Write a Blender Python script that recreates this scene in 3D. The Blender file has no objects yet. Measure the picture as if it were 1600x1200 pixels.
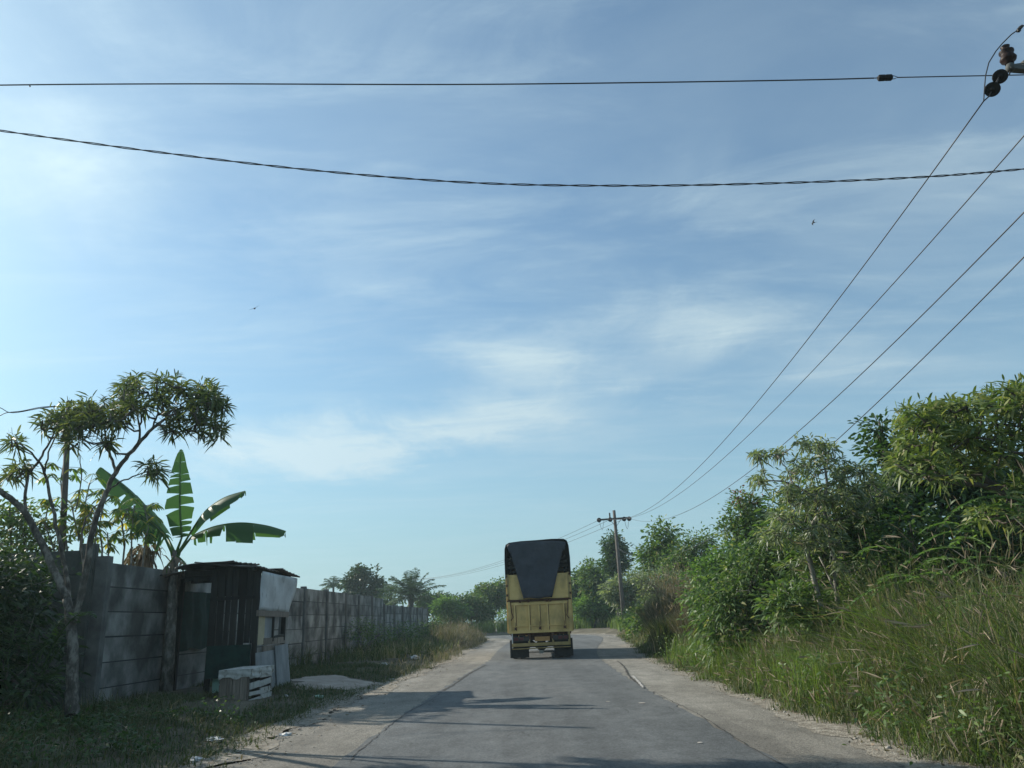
import bpy, math, random
import numpy as np
from mathutils import Vector, Matrix
random.seed(7); RNG = np.random.default_rng(11)
S = bpy.context.scene
COL = S.collection
H = 1.25
PITCH, ROLL, F = math.radians(17), math.radians(2.5), 1200.0

# ------------------------------------------------------------------ measuring helpers
def ray(px, py):
    a = px-800; b = 600-py
    x = a*math.cos(ROLL)+b*math.sin(ROLL); y = -a*math.sin(ROLL)+b*math.cos(ROLL)
    return (x, F*math.cos(PITCH)-y*math.sin(PITCH), F*math.sin(PITCH)+y*math.cos(PITCH))
def at(px, py, Y):
    r = ray(px, py); k = Y/r[1]; return Vector((r[0]*k, Y, H+r[2]*k))
def gr(px, py, z=0):
    r = ray(px, py); k = (z-H)/r[2]; return Vector((r[0]*k, r[1]*k, z))

# ------------------------------------------------------------------ object helpers
def tag(o, label=None, cat=None, group=None, kind=None):
    if label: o['label'] = label
    if cat: o['category'] = cat
    if group: o['group'] = group
    if kind: o['kind'] = kind
    return o
def thing(name, label, cat, loc=(0,0,0), rz=0, group=None):
    o = bpy.data.objects.new(name, None); COL.objects.link(o)
    o.location = loc; o.rotation_euler = (0,0,rz); o.empty_display_size = .2
    return tag(o, label, cat, group)
def link_mesh(name, me, mats, parent=None):
    o = bpy.data.objects.new(name, me); COL.objects.link(o)
    for m in (mats if isinstance(mats, (list, tuple)) else [mats]): me.materials.append(m)
    if parent: o.parent = parent
    return o

class MB:
    def __init__(s): s.v = []; s.f = []; s.mi = []
    def add(s, vs, fs, mi=0):
        n = len(s.v); s.v += [tuple(v) for v in vs]
        s.f += [tuple(i+n for i in f) for f in fs]; s.mi += [mi]*len(fs); return s
    def box(s, x0, y0, z0, x1, y1, z1, mi=0, M=None):
        vs = [Vector(p) for p in [(x0,y0,z0),(x1,y0,z0),(x1,y1,z0),(x0,y1,z0),(x0,y0,z1),(x1,y0,z1),(x1,y1,z1),(x0,y1,z1)]]
        if M: vs = [M @ v for v in vs]
        return s.add(vs, [(3,2,1,0),(4,5,6,7),(0,1,5,4),(1,2,6,5),(2,3,7,6),(3,0,4,7)], mi)
    def bar(s, a, b, w, h, mi=0, up=(0,0,1)):
        a = Vector(a); b = Vector(b); d = (b-a).normalized(); u = Vector(up)
        if abs(d.dot(u)) > .95: u = Vector((0,1,0))
        r = d.cross(u).normalized()*w/2; u = r.cross(d).normalized()*h/2
        vs = [a-r-u, a+r-u, a+r+u, a-r+u, b-r-u, b+r-u, b+r+u, b-r+u]
        return s.add(vs, [(0,3,2,1),(4,5,6,7),(0,1,5,4),(1,2,6,5),(2,3,7,6),(3,0,4,7)], mi)
    def tube(s, pts, rad, n=6, mi=0, cap=True):
        pts = [Vector(p) for p in pts]; k = len(pts)
        if not isinstance(rad, (list, tuple)): rad = [rad]*k
        base = len(s.v); prev = None
        for i, p in enumerate(pts):
            d = (pts[min(i+1,k-1)]-pts[max(i-1,0)])
            d = d.normalized() if d.length > 1e-9 else Vector((0,0,1))
            if prev is None:
                u = Vector((1,0,0)) if abs(d.x) < .9 else Vector((0,1,0))
            else: u = prev
            u = (u-d*u.dot(d)).normalized(); prev = u; w = d.cross(u)
            for j in range(n):
                a = 2*math.pi*j/n
                s.v.append(tuple(p+(u*math.cos(a)+w*math.sin(a))*rad[i]))
        for i in range(k-1):
            for j in range(n):
                a = base+i*n+j; b = base+i*n+(j+1)%n
                s.f.append((a,b,b+n,a+n)); s.mi.append(mi)
        if cap:
            s.f.append(tuple(base+j for j in range(n))[::-1]); s.mi.append(mi)
            s.f.append(tuple(base+(k-1)*n+j for j in range(n))); s.mi.append(mi)
        return s
    def lathe(s, prof, c=(0,0,0), n=16, axis='z', mi=0, M=None):
        base = len(s.v)
        for (r, h) in prof:
            for j in range(n):
                a = 2*math.pi*j/n; p = (r*math.cos(a), r*math.sin(a), h)
                if axis == 'x': p = (p[2], p[0], p[1])
                if axis == 'y': p = (p[0], p[2], p[1])
                p = Vector(p)
                if M: p = M @ p
                s.v.append(tuple(p+Vector(c)))
        for i in range(len(prof)-1):
            for j in range(n):
                a = base+i*n+j; b = base+i*n+(j+1)%n
                s.f.append((a,b,b+n,a+n)); s.mi.append(mi)
        return s
    def build(s, name, mats, parent=None, smooth=False, bevel=0):
        me = bpy.data.meshes.new(name); me.from_pydata(s.v, [], s.f)
        me.polygons.foreach_set('material_index', s.mi)
        if smooth: me.polygons.foreach_set('use_smooth', [True]*len(s.f))
        me.update()
        o = link_mesh(name, me, mats, parent)
        if bevel:
            b = o.modifiers.new('bevel', 'BEVEL'); b.width = bevel; b.segments = 2; b.limit_method = 'ANGLE'
        return o

def np_mesh(name, V, faces_list, mats, parent=None, mi=None, smooth=False):
    """faces_list: arrays (n,3)/(n,4)"""
    me = bpy.data.meshes.new(name)
    me.vertices.add(len(V)); me.vertices.foreach_set('co', V.astype(np.float32).ravel())
    li = np.concatenate([f.ravel() for f in faces_list]).astype(np.int32)
    sizes = np.concatenate([np.full(len(f), f.shape[1]) for f in faces_list])
    st = np.concatenate([[0], np.cumsum(sizes)[:-1]]).astype(np.int32)
    me.loops.add(len(li)); me.loops.foreach_set('vertex_index', li)
    me.polygons.add(len(sizes)); me.polygons.foreach_set('loop_start', st)
    if mi is not None: me.polygons.foreach_set('material_index', np.asarray(mi, dtype=np.int32))
    if smooth: me.polygons.foreach_set('use_smooth', np.ones(len(sizes), dtype=bool))
    me.update(calc_edges=True); me.validate()
    return link_mesh(name, me, mats, parent)

# ------------------------------------------------------------------ materials
def mat(name, rgb, rough=.8, metal=0, spec=.5):
    m = bpy.data.materials.new(name); m.use_nodes = True
    b = m.node_tree.nodes['Principled BSDF']
    b.inputs['Base Color'].default_value = (*rgb, 1); b.inputs['Roughness'].default_value = rough
    b.inputs['Metallic'].default_value = metal; b.inputs['Specular IOR Level'].default_value = spec
    return m
def ramp(nt, stops):
    r = nt.nodes.new('ShaderNodeValToRGB'); e = r.color_ramp.elements
    while len(e) < len(stops): e.new(.5)
    for i, (p, c) in enumerate(stops):
        e[i].position = p; e[i].color = (*c, 1) if len(c) == 3 else c
    return r
def g3(v): return (v, v, v)
def noisy(name, stops, scale=6, rough=.85, bump=.3, bscale=None, stretch=(1,1,1), detail=8, metal=0, bdist=.02, extra=None, spec=.4):
    m = mat(name, (0.5,0.5,0.5), rough, metal, spec); nt = m.node_tree; b = nt.nodes['Principled BSDF']
    tc = nt.nodes.new('ShaderNodeTexCoord'); mp = nt.nodes.new('ShaderNodeMapping'); mp.inputs['Scale'].default_value = stretch
    nt.links.new(tc.outputs['Object'], mp.inputs['Vector'])
    n = nt.nodes.new('ShaderNodeTexNoise'); n.inputs['Scale'].default_value = scale; n.inputs['Detail'].default_value = detail; n.inputs['Roughness'].default_value = .62
    nt.links.new(mp.outputs[0], n.inputs['Vector'])
    r = ramp(nt, stops); nt.links.new(n.outputs['Fac'], r.inputs[0])
    out = r.outputs[0]
    if extra:   # (scale, dark multiply lo, thresholds, stretch) stains
        n2 = nt.nodes.new('ShaderNodeTexNoise'); n2.inputs['Scale'].default_value = extra[0]; n2.inputs['Detail'].default_value = 5
        mp2 = nt.nodes.new('ShaderNodeMapping'); mp2.inputs['Scale'].default_value = extra[3]
        nt.links.new(tc.outputs['Object'], mp2.inputs['Vector']); nt.links.new(mp2.outputs[0], n2.inputs['Vector'])
        r2 = ramp(nt, [(extra[2][0], g3(extra[1])), (extra[2][1], g3(1))]); nt.links.new(n2.outputs['Fac'], r2.inputs[0])
        mx = nt.nodes.new('ShaderNodeMix'); mx.data_type = 'RGBA'; mx.blend_type = 'MULTIPLY'; mx.inputs[0].default_value = 1
        nt.links.new(out, mx.inputs[6]); nt.links.new(r2.outputs[0], mx.inputs[7]); out = mx.outputs[2]
    nt.links.new(out, b.inputs['Base Color'])
    if bump:
        nb = nt.nodes.new('ShaderNodeTexNoise'); nb.inputs['Scale'].default_value = bscale or scale*4; nb.inputs['Detail'].default_value = 6
        nt.links.new(mp.outputs[0], nb.inputs['Vector'])
        bp = nt.nodes.new('ShaderNodeBump'); bp.inputs['Strength'].default_value = bump; bp.inputs['Distance'].default_value = bdist
        nt.links.new(nb.outputs['Fac'], bp.inputs['Height']); nt.links.new(bp.outputs[0], b.inputs['Normal'])
    return m
def leafmat(name, cols, rough=.42, trans=.3, tcol=1.5):
    """cols: list of (position, rgb), picked per leaf"""
    m = bpy.data.materials.new(name); m.use_nodes = True; nt = m.node_tree; b = nt.nodes['Principled BSDF']
    geo = nt.nodes.new('ShaderNodeNewGeometry'); r = ramp(nt, cols); nt.links.new(geo.outputs['Random Per Island'], r.inputs[0])
    nt.links.new(r.outputs[0], b.inputs['Base Color']); b.inputs['Roughness'].default_value = rough+.1
    b.inputs['Specular IOR Level'].default_value = .32
    t = nt.nodes.new('ShaderNodeBsdfTranslucent'); mul = nt.nodes.new('ShaderNodeMix'); mul.data_type = 'RGBA'; mul.blend_type = 'MULTIPLY'
    mul.inputs[0].default_value = 1; mul.inputs[7].default_value = (tcol*1.15, tcol*1.25, tcol*.55, 1)
    mul.clamp_result = False
    nt.links.new(r.outputs[0], mul.inputs[6]); nt.links.new(mul.outputs[2], t.inputs['Color'])
    ms = nt.nodes.new('ShaderNodeMixShader'); ms.inputs[0].default_value = trans
    nt.links.new(b.outputs[0], ms.inputs[1]); nt.links.new(t.outputs[0], ms.inputs[2])
    nt.links.new(ms.outputs[0], nt.nodes['Material Output'].inputs[0])
    return m
M_ = {}
def sc(c, k): return tuple(x*k for x in c)
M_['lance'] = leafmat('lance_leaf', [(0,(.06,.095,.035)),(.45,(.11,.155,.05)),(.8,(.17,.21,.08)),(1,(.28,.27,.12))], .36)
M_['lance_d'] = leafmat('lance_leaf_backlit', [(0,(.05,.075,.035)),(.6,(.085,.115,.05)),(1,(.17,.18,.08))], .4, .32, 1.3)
M_['lance_l'] = leafmat('lance_leaf_olive', [(0,(.045,.075,.03)),(.6,(.075,.12,.04)),(.93,(.11,.14,.05)),(1,(.2,.19,.07))], .38)
M_['grey'] = leafmat('greyish_leaf', [(0,(.085,.12,.07)),(.5,(.15,.19,.11)),(.9,(.23,.26,.17)),(1,(.33,.32,.22))], .36)
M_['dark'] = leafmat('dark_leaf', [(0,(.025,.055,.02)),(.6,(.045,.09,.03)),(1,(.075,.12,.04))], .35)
M_['mid'] = leafmat('mid_leaf', [(0,(.045,.085,.03)),(.5,(.08,.14,.045)),(.9,(.135,.195,.07)),(1,(.24,.23,.12))], .4)
M_['bright'] = leafmat('bright_leaf', [(0,(.06,.12,.035)),(.6,(.1,.185,.055)),(1,(.17,.25,.08))], .42)
M_['red'] = leafmat('young_red_leaf', [(0,(.13,.05,.035)),(1,(.22,.09,.06))], .4)
M_['yellow'] = leafmat('yellowing_leaf', [(0,(.07,.14,.03)),(.6,(.12,.19,.04)),(.78,(.2,.2,.04)),(.9,(.42,.36,.06)),(1,(.5,.4,.08))], .45)
M_['banana'] = leafmat('banana_leaf', [(0,(.035,.09,.035)),(1,(.055,.125,.045))], .35, .3)
M_['palm'] = leafmat('palm_leaflet', [(0,(.035,.07,.025)),(1,(.07,.115,.04))], .35, .2)
M_['dry'] = leafmat('dry_leaf', [(0,(.14,.11,.085)),(1,(.27,.215,.165))], .8, .15, .9)
M_['grass'] = leafmat('grass_blade', [(0,(.04,.065,.024)),(.4,(.075,.11,.042)),(.7,(.12,.15,.065)),(.86,(.22,.205,.125)),(1,(.36,.31,.22))], .5, .3, 1.2)
M_['grass_dry'] = leafmat('dry_grass_blade', [(0,(.08,.105,.05)),(.4,(.14,.14,.085)),(.75,(.21,.18,.13)),(1,(.32,.265,.21))], .6, .2, .9)
M_['grass_short'] = leafmat('verge_grass_blade', [(0,(.04,.065,.022)),(.6,(.07,.1,.035)),(.88,(.11,.11,.05)),(1,(.2,.165,.1))], .6, .2, 1.1)
M_['grass_lush'] = leafmat('lush_grass_blade', [(0,(.08,.13,.03)),(.6,(.125,.195,.045)),(1,(.19,.24,.08))], .5, .3, 1.3)
M_['seed'] = leafmat('seed_head', [(0,(.16,.13,.095)),(.5,(.25,.2,.15)),(1,(.36,.3,.22))], .8, .2, .9)
M_['bark'] = noisy('bark', [(.35,(.045,.04,.034)),(.5,(.1,.09,.075)),(.58,(.2,.185,.16)),(.8,(.3,.28,.25))], 11, .9, .5, stretch=(1,1,.5))
M_['bark_d'] = noisy('dark_bark', [(.3,(.05,.04,.033)),(.7,(.13,.11,.09))], 9, .9, .5, stretch=(1,1,.5))
M_['bark_l'] = noisy('pale_bark', [(.35,(.08,.07,.058)),(.52,(.19,.175,.15)),(.6,(.32,.3,.265)),(.8,(.4,.38,.34))], 12, .9, .5, stretch=(1,1,.4))
M_['concrete'] = noisy('weathered_concrete', [(.3,(.2,.2,.19)),(.55,(.32,.32,.3)),(.75,(.42,.42,.395))], 2.2, .92, .35, 30, extra=(1.7, .32, (.38,.6), (1,1,.85)), bdist=.01)
def vary(m, lo, hi):
    nt = m.node_tree; b = nt.nodes['Principled BSDF']; src = b.inputs['Base Color'].links[0].from_socket; g = nt.nodes.new('ShaderNodeNewGeometry'); r = ramp(nt, [(0,g3(lo)),(1,g3(hi))])
    nt.links.new(g.outputs['Random Per Island'], r.inputs[0]); mx = nt.nodes.new('ShaderNodeMix'); mx.data_type = 'RGBA'; mx.blend_type = 'MULTIPLY'; mx.inputs[0].default_value = 1; mx.clamp_result = False
    nt.links.new(src, mx.inputs[6]); nt.links.new(r.outputs[0], mx.inputs[7]); nt.links.new(mx.outputs[2], b.inputs['Base Color'])
vary(M_['concrete'], .72, 1.08)
M_['concrete_post'] = noisy('post_concrete', [(.3,(.085,.085,.082)),(.7,(.19,.19,.18))], 3, .92, .35, 30, bdist=.01)
M_['concrete_shade'] = noisy('shade_darkened_concrete', [(.3,(.05,.055,.05)),(.6,(.1,.105,.095)),(.8,(.18,.18,.165))], 2.2, .92, .35, 30)  # darker concrete copy; the shade on the left cross wall is put into its colour
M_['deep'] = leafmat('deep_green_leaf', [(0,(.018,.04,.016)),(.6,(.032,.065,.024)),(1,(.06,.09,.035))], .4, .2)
M_['joint'] = mat('dark_joint', (.05,.05,.05), .95)
M_['plank_dark'] = noisy('dark_plank', [(.3,(.014,.014,.013)),(.7,(.036,.034,.03))], 8, .9, .3, stretch=(3,3,.3))
M_['plank'] = noisy('weathered_plank', [(.3,(.14,.115,.09)),(.7,(.3,.25,.21))], 8, .9, .3, stretch=(4,4,.4)); vary(M_['plank'], .6, 1.15); vary(M_['plank_dark'], .5, 1.3)
M_['ply'] = noisy('grey_plywood', [(.3,(.2,.22,.23)),(.7,(.32,.34,.35))], 3, .8, .2, extra=(2,.6,(.35,.6),(1,1,.4)))
M_['board_w'] = noisy('white_board', [(.3,(.4,.42,.43)),(.7,(.6,.62,.63))], 3, .6, .15, 6, extra=(5,.55,(.3,.42),(1,1,.6)))
M_['board_y'] = noisy('tan_board', [(.3,(.36,.31,.2)),(.7,(.5,.44,.3))], 3, .8, .2)
M_['white_old'] = noisy('chipped_white_paint', [(.36,(.17,.155,.13)),(.46,(.45,.45,.42)),(.8,(.62,.62,.6))], 7, .8, .2)
M_['net'] = noisy('green_shade_net', [(.3,(.008,.025,.022)),(.7,(.014,.05,.04))], 8, .9, .3)
M_['zinc'] = noisy('rusty_zinc_sheet', [(.3,(.07,.055,.045)),(.6,(.16,.14,.13)),(.8,(.3,.3,.3))], 5, .6, .2, metal=.3)
M_['mint'] = mat('mint_plastic', (.35,.55,.45), .5)
M_['steel'] = noisy('dull_galvanised_steel', [(.3,(.05,.055,.055)),(.7,(.1,.105,.1))], 10, .75, .1)
M_['iron'] = noisy('dark_iron', [(.3,(.03,.03,.03)),(.7,(.07,.06,.055))], 12, .7, .2, metal=.2)
M_['cable'] = mat('black_cable', (.02,.02,.022), .6)
M_['alu'] = mat('aged_conductor', (.045,.045,.05), .55, .3)
M_['ceramic'] = noisy('brown_ceramic', [(.3,(.012,.008,.007)),(.7,(.035,.018,.015))], 6, .5, 0, spec=.15)
M_['ceramic_d'] = mat('dark_glazed_ceramic', (.012,.01,.009), .5, 0, .15)
M_['pin'] = mat('pale_cap', (.35,.33,.28), .5, .3)
M_['pole_c'] = noisy('pole_timber', [(.3,(.06,.052,.045)),(.7,(.15,.13,.115))], 8, .9, .4, stretch=(2,2,.2))
M_['tarp'] = noisy('charcoal_tarpaulin', [(.3,(.024,.03,.042)),(.7,(.046,.055,.072))], 2.5, .6, .7, 4, bdist=.08)
M_['yellow_p'] = noisy('faded_yellow_paint', [(.25,(.36,.25,.1)),(.42,(.66,.47,.17)),(.8,(.82,.6,.25))], 2.2, .55, .12, 6, extra=(2.2,.6,(.33,.52),(1,1,.6)), bdist=.01)
M_['yellow_d'] = noisy('grimy_yellow_paint', [(.3,(.24,.17,.07)),(.7,(.45,.34,.13))], 4, .65, .15)
M_['rust'] = noisy('rust', [(.3,(.06,.03,.02)),(.7,(.16,.08,.05))], 10, .9, .3)
M_['black_r'] = noisy('tyre_rubber', [(.3,(.018,.018,.018)),(.7,(.035,.035,.034))], 12, .85, .2)
M_['glass'] = mat('dark_cab_glass', (.02,.025,.03), .08)
M_['lamp_red'] = mat('red_lamp_lens', (.09,.012,.01), .4)
M_['lamp_w'] = mat('headlamp_lens', (.7,.7,.7), .15)
M_['plate'] = noisy('rusty_orange_plate', [(.3,(.35,.18,.07)),(.7,(.5,.3,.1))], 6, .6, 0)
M_['sunlit_p'] = mat('sunlit_white', (.75,.75,.73), .5)
M_['litter_w'] = noisy('white_litter', [(.35,(.26,.26,.25)),(.5,(.5,.51,.51)),(.75,(.62,.63,.63))], 14, .6, .3)
M_['litter_r'] = mat('orange_litter', (.65,.12,.05), .6)
M_['bird'] = mat('dark_feathers', (.03,.03,.035), .8)
M_['stone'] = noisy('pale_stone', [(.3,(.25,.23,.2)),(.7,(.45,.42,.38))], 6, .9, .3)

# ------------------------------------------------------------------ world, sun, camera
SUN = Vector((-1.66, .9, 1.0)).normalized()
az = math.atan2(SUN.x, SUN.y); el = math.asin(SUN.z)
def make_world():
    w = bpy.data.worlds.new("World"); S.world = w; w.use_nodes = True; nt = w.node_tree
    L = nt.links.new; N = nt.nodes.new
    bg = nt.nodes['Background']; bg.inputs[1].default_value = SKY
    sk = N('ShaderNodeTexSky'); sk.sky_type = 'NISHITA'; sk.sun_disc = False
    sk.sun_elevation = el; sk.sun_rotation = az; sk.altitude = 0
    sk.air_density = 1.0; sk.dust_density = .8; sk.ozone_density = 1.6
    tc = N('ShaderNodeTexCoord'); sp = N('ShaderNodeSeparateXYZ'); L(tc.outputs['Generated'], sp.inputs[0])
    def math_(op, a, b=None, clamp=False):
        n = N('ShaderNodeMath'); n.operation = op; n.use_clamp = clamp
        for i, v in enumerate((a, b)):
            if v is None: continue
            if isinstance(v, (int, float)): n.inputs[i].default_value = v
            else: L(v, n.inputs[i])
        return n.outputs[0]
    zc = math_('MAXIMUM', sp.outputs[2], .03); zc = math_('ADD', zc, .05)
    u = math_('DIVIDE', sp.outputs[0], zc); v = math_('DIVIDE', sp.outputs[1], zc)
    cb = N('ShaderNodeCombineXYZ'); L(u, cb.inputs[0]); L(v, cb.inputs[1])
    def noise(scale, stretch, rot, det=8, rough=.6, dist=0, loc=(0,0,0)):
        mp = N('ShaderNodeMapping'); mp.inputs['Scale'].default_value = stretch; mp.inputs['Rotation'].default_value = (0,0,rot); mp.inputs['Location'].default_value = loc
        L(cb.outputs[0], mp.inputs[0]); n = N('ShaderNodeTexNoise'); n.inputs['Scale'].default_value = scale
        n.inputs['Detail'].default_value = det; n.inputs['Roughness'].default_value = rough; n.inputs['Distortion'].default_value = dist
        L(mp.outputs[0], n.inputs['Vector']); return n.outputs['Fac']
    def sstep(x, lo, hi):
        n = N('ShaderNodeMapRange'); n.interpolation_type = 'SMOOTHSTEP'; n.inputs[1].default_value = lo; n.inputs[2].default_value = hi
        L(x, n.inputs[0]); return n.outputs[0]
    # thin broad veil
    veil = sstep(noise(1.1, (.5,1,1), .5, 7, .55, .6), .36, .72)
    fine = noise(3.6, (.4,1,1), .5, 9, .65, .3)
    veil = math_('MULTIPLY', veil, math_('ADD', math_('MULTIPLY', fine, .7), .25))
    v2 = sstep(noise(2.6, (.36,1,1), .4, 9, .64, .9, (3,1,0)), .4, .68); v3 = sstep(noise(5.5, (.3,1,1), .3, 8, .62, .6, (7,2,0)), .42, .72)
    veil = math_('ADD', math_('MULTIPLY', veil, .75), math_('MULTIPLY', math_('MULTIPLY', v2, math_('ADD', math_('MULTIPLY', v3, .6), .5)), .75))
    veil = math_('ADD', veil, VBASE)
    # cirrus patches, laid out in the flat cloud layer: (pixel of centre, half sizes, strength)
    ripn = noise(16, (1,2.2,1), -.5, 5, .6, 1.2)
    tot = None
    def pl(px, py):
        r = Vector(ray(px, py)).normalized(); z = max(r.z,.03)+.05
        return Vector((r.x/z, r.y/z))
    for (ax, ay, bx, by, wpx, stg) in CLOUDS:
        A, B = pl(ax, ay), pl(bx, by); C = (A+B)/2; d = (B-A); ln = max(d.length/2, .05); ang = math.atan2(d.y, d.x)
        mid = ((ax+bx)/2, (ay+by)/2); wd = (pl(mid[0], mid[1]-wpx)-pl(mid[0], mid[1]+wpx)).length/2
        sb = N('ShaderNodeVectorMath'); sb.operation = 'SUBTRACT'; sb.inputs[1].default_value = (C.x, C.y, 0); L(cb.outputs[0], sb.inputs[0])
        rt = N('ShaderNodeVectorRotate'); rt.rotation_type = 'Z_AXIS'; rt.inputs['Angle'].default_value = -ang; L(sb.outputs[0], rt.inputs[0])
        mp = N('ShaderNodeMapping'); mp.inputs['Scale'].default_value = (1/ln, 1/wd, 1); L(rt.outputs[0], mp.inputs[0])
        ln_ = N('ShaderNodeVectorMath'); ln_.operation = 'LENGTH'; L(mp.outputs[0], ln_.inputs[0])
        wob = math_('MULTIPLY', math_('SUBTRACT', noise(2.6, (1,.6,1), .6, 8, .68, .5, (ax*.01, 0, 0)), .5), 2.6)
        g = sstep(math_('ADD', ln_.outputs['Value'], wob), 1.5, -.15)
        g = math_('MULTIPLY', g, stg*1.5)
        tot = g if tot is None else math_('ADD', tot, g)
    tot = math_('MULTIPLY', tot, math_('ADD', math_('MULTIPLY', math_('MULTIPLY', ripn, v2), .7), .72))
    tot = math_('MULTIPLY', tot, math_('ADD', math_('MULTIPLY', fine, .9), .5))
    hz_ = math_('SUBTRACT', 1, math_('MULTIPLY', math_('SUBTRACT', 1, math_('MINIMUM', math_('MULTIPLY', math_('MAXIMUM', sp.outputs[2], 0), 2.4), 1)), .75))
    cov = math_('ADD', math_('MULTIPLY', math_('MULTIPLY', veil, VEIL), hz_), tot, True)
    # cloud light: the sky's own radiance around, whitened; brighter towards the sun like real thin cirrus
    dt = N('ShaderNodeVectorMath'); dt.operation = 'DOT_PRODUCT'; dt.inputs[1].default_value = tuple(SUN); L(tc.outputs['Generated'], dt.inputs[0])
    glow = math_('POWER', math_('MAXIMUM', dt.outputs['Value'], 0), 3)
    cs = math_('ADD', CLOUD_B, math_('MULTIPLY', glow, CLOUD_B*GLOW))
    cc = N('ShaderNodeVectorMath'); cc.operation = 'SCALE'; cc.inputs[0].default_value = (.70,.90,1.0); L(cs, cc.inputs['Scale'])
    mx = N('ShaderNodeMix'); mx.data_type = 'RGBA'; L(cov, mx.inputs[0])
    tint = N('ShaderNodeMix'); tint.data_type = 'RGBA'; tint.blend_type = 'MULTIPLY'; tint.inputs[0].default_value = 1; tint.inputs[7].default_value = SKY_TINT
    L(sk.outputs[0], tint.inputs[6])
    hf = math_('POWER', math_('SUBTRACT', 1, math_('MINIMUM', math_('MULTIPLY', math_('MAXIMUM', sp.outputs[2], 0), 2.1), 1)), 1.6)
    hm = N('ShaderNodeMix'); hm.data_type = 'RGBA'; L(math_('MULTIPLY', hf, .93), hm.inputs[0]); L(tint.outputs[2], hm.inputs[6]); hm.inputs[7].default_value = (2.3,3.55,4.15,1)
    L(hm.outputs[2], mx.inputs[6]); L(cc.outputs[0], mx.inputs[7])
    L(mx.outputs[2], bg.inputs[0])
HAZE = .0007
SKY = .1; VEIL = .5; VBASE = .27; GLOW = .55; CLOUD_B = 5.3; SKY_TINT = (.72,.97,1.02,1)
CLOUDS = [(300,730,660,690,45,.95), (600,692,1000,600,34,.55), (715,580,900,555,50,.5), (860,520,1240,490,42,.36),
          (1000,590,1200,520,28,.25), (700,700,960,680,22,.3), (0,260,250,300,150,.3), (900,330,1150,250,50,.14), (1250,600,1420,520,50,.2)]
make_world()
sl = bpy.data.lights.new('sun', 'SUN'); sl.energy = 4.6; sl.angle = math.radians(.5); sl.color = (1,.93,.8)
so = bpy.data.objects.new('sun', sl); COL.objects.link(so); so.rotation_euler = SUN.to_track_quat('Z', 'Y').to_euler(); so.location = SUN*60
cam = bpy.data.cameras.new('camera'); cam.sensor_width = 36; cam.lens = 27; cam.clip_end = 3000; cam.clip_start = .05
co = bpy.data.objects.new('camera', cam); COL.objects.link(co)
co.matrix_world = Matrix.Translation((0,0,H)) @ Matrix.Rotation(math.pi/2+PITCH, 4, 'X') @ Matrix.Rotation(-ROLL, 4, 'Z')
S.camera = co
S.view_settings.view_transform = 'Standard'; S.view_settings.look = 'None'; S.view_settings.exposure = .5; S.view_settings.gamma = 1

# ------------------------------------------------------------------ ground and road
CL = [(0.15,-25,2.0,3.2),(0.15,8,1.96,3.1),(.2,14,1.88,3.28),(.35,20,1.8,3.1),(.62,26,1.75,3.15),(1.0,34,2.1,3.4),(1.6,42,2.5,3.75),
      (2.0,49,2.7,3.8),(1.5,55,2.8,3.8),(-.5,60,2.8,3.8),(-4.5,63.5,2.8,3.8),(-12,65.5,2.8,3.8),(-25,66,2.8,3.8),(-60,64,2.8,3.8),(-120,60,2.8,3.8)]
def catmull(P, n):
    P = [np.array(p, float) for p in P]; out = []
    for i in range(len(P)-1):
        p0 = P[max(i-1,0)]; p1 = P[i]; p2 = P[i+1]; p3 = P[min(i+2,len(P)-1)]
        for k in range(n):
            t = k/n
            out.append(.5*((2*p1)+(-p0+p2)*t+(2*p0-5*p1+4*p2-p3)*t*t+(-p0+3*p1-3*p2+p3)*t**3))
    out.append(P[-1]); return np.array(out)
ROAD = catmull(CL, 24); RC = ROAD[::4].copy()
def road_d(x, y):
    """signed clearance from shoulder edge (positive outside)"""
    x = np.asarray(x, float); y = np.asarray(y, float); best = np.full(x.shape, 1e9)
    R = RC
    for i in range(len(R)-1):
        a = R[i]; b = R[i+1]; d = b[:2]-a[:2]; l2 = d@d
        t = np.clip(((x-a[0])*d[0]+(y-a[1])*d[1])/l2, 0, 1)
        dist = np.hypot(x-a[0]-t*d[0], y-a[1]-t*d[1])-(a[3]+(b[3]-a[3])*t)
        best = np.minimum(best, dist)
    return best
def wallx(y): return -7.5+.0165*y
def gz(x, y):
    x = np.asarray(x, float); y = np.asarray(y, float)
    d = road_d(x, y); s = np.clip((d+.1)/2.6, 0, 1); s = s*s*(3-2*s)
    left = (x < 0)
    z = -.035 + s*np.where(left, .2, .22)
    n = np.sin(x*1.9+1.3*np.sin(y*.7))*np.cos(y*1.6+x*.4)*.035+np.sin(x*4.7+y*3.1)*.012
    z = z + n*np.clip(d/1.0, 0, 1)
    z = z + np.clip((x-5)/20, 0, 1)*.3
    return z
def gz1(x, y): return float(gz(np.array([x]), np.array([y]))[0])
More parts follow.
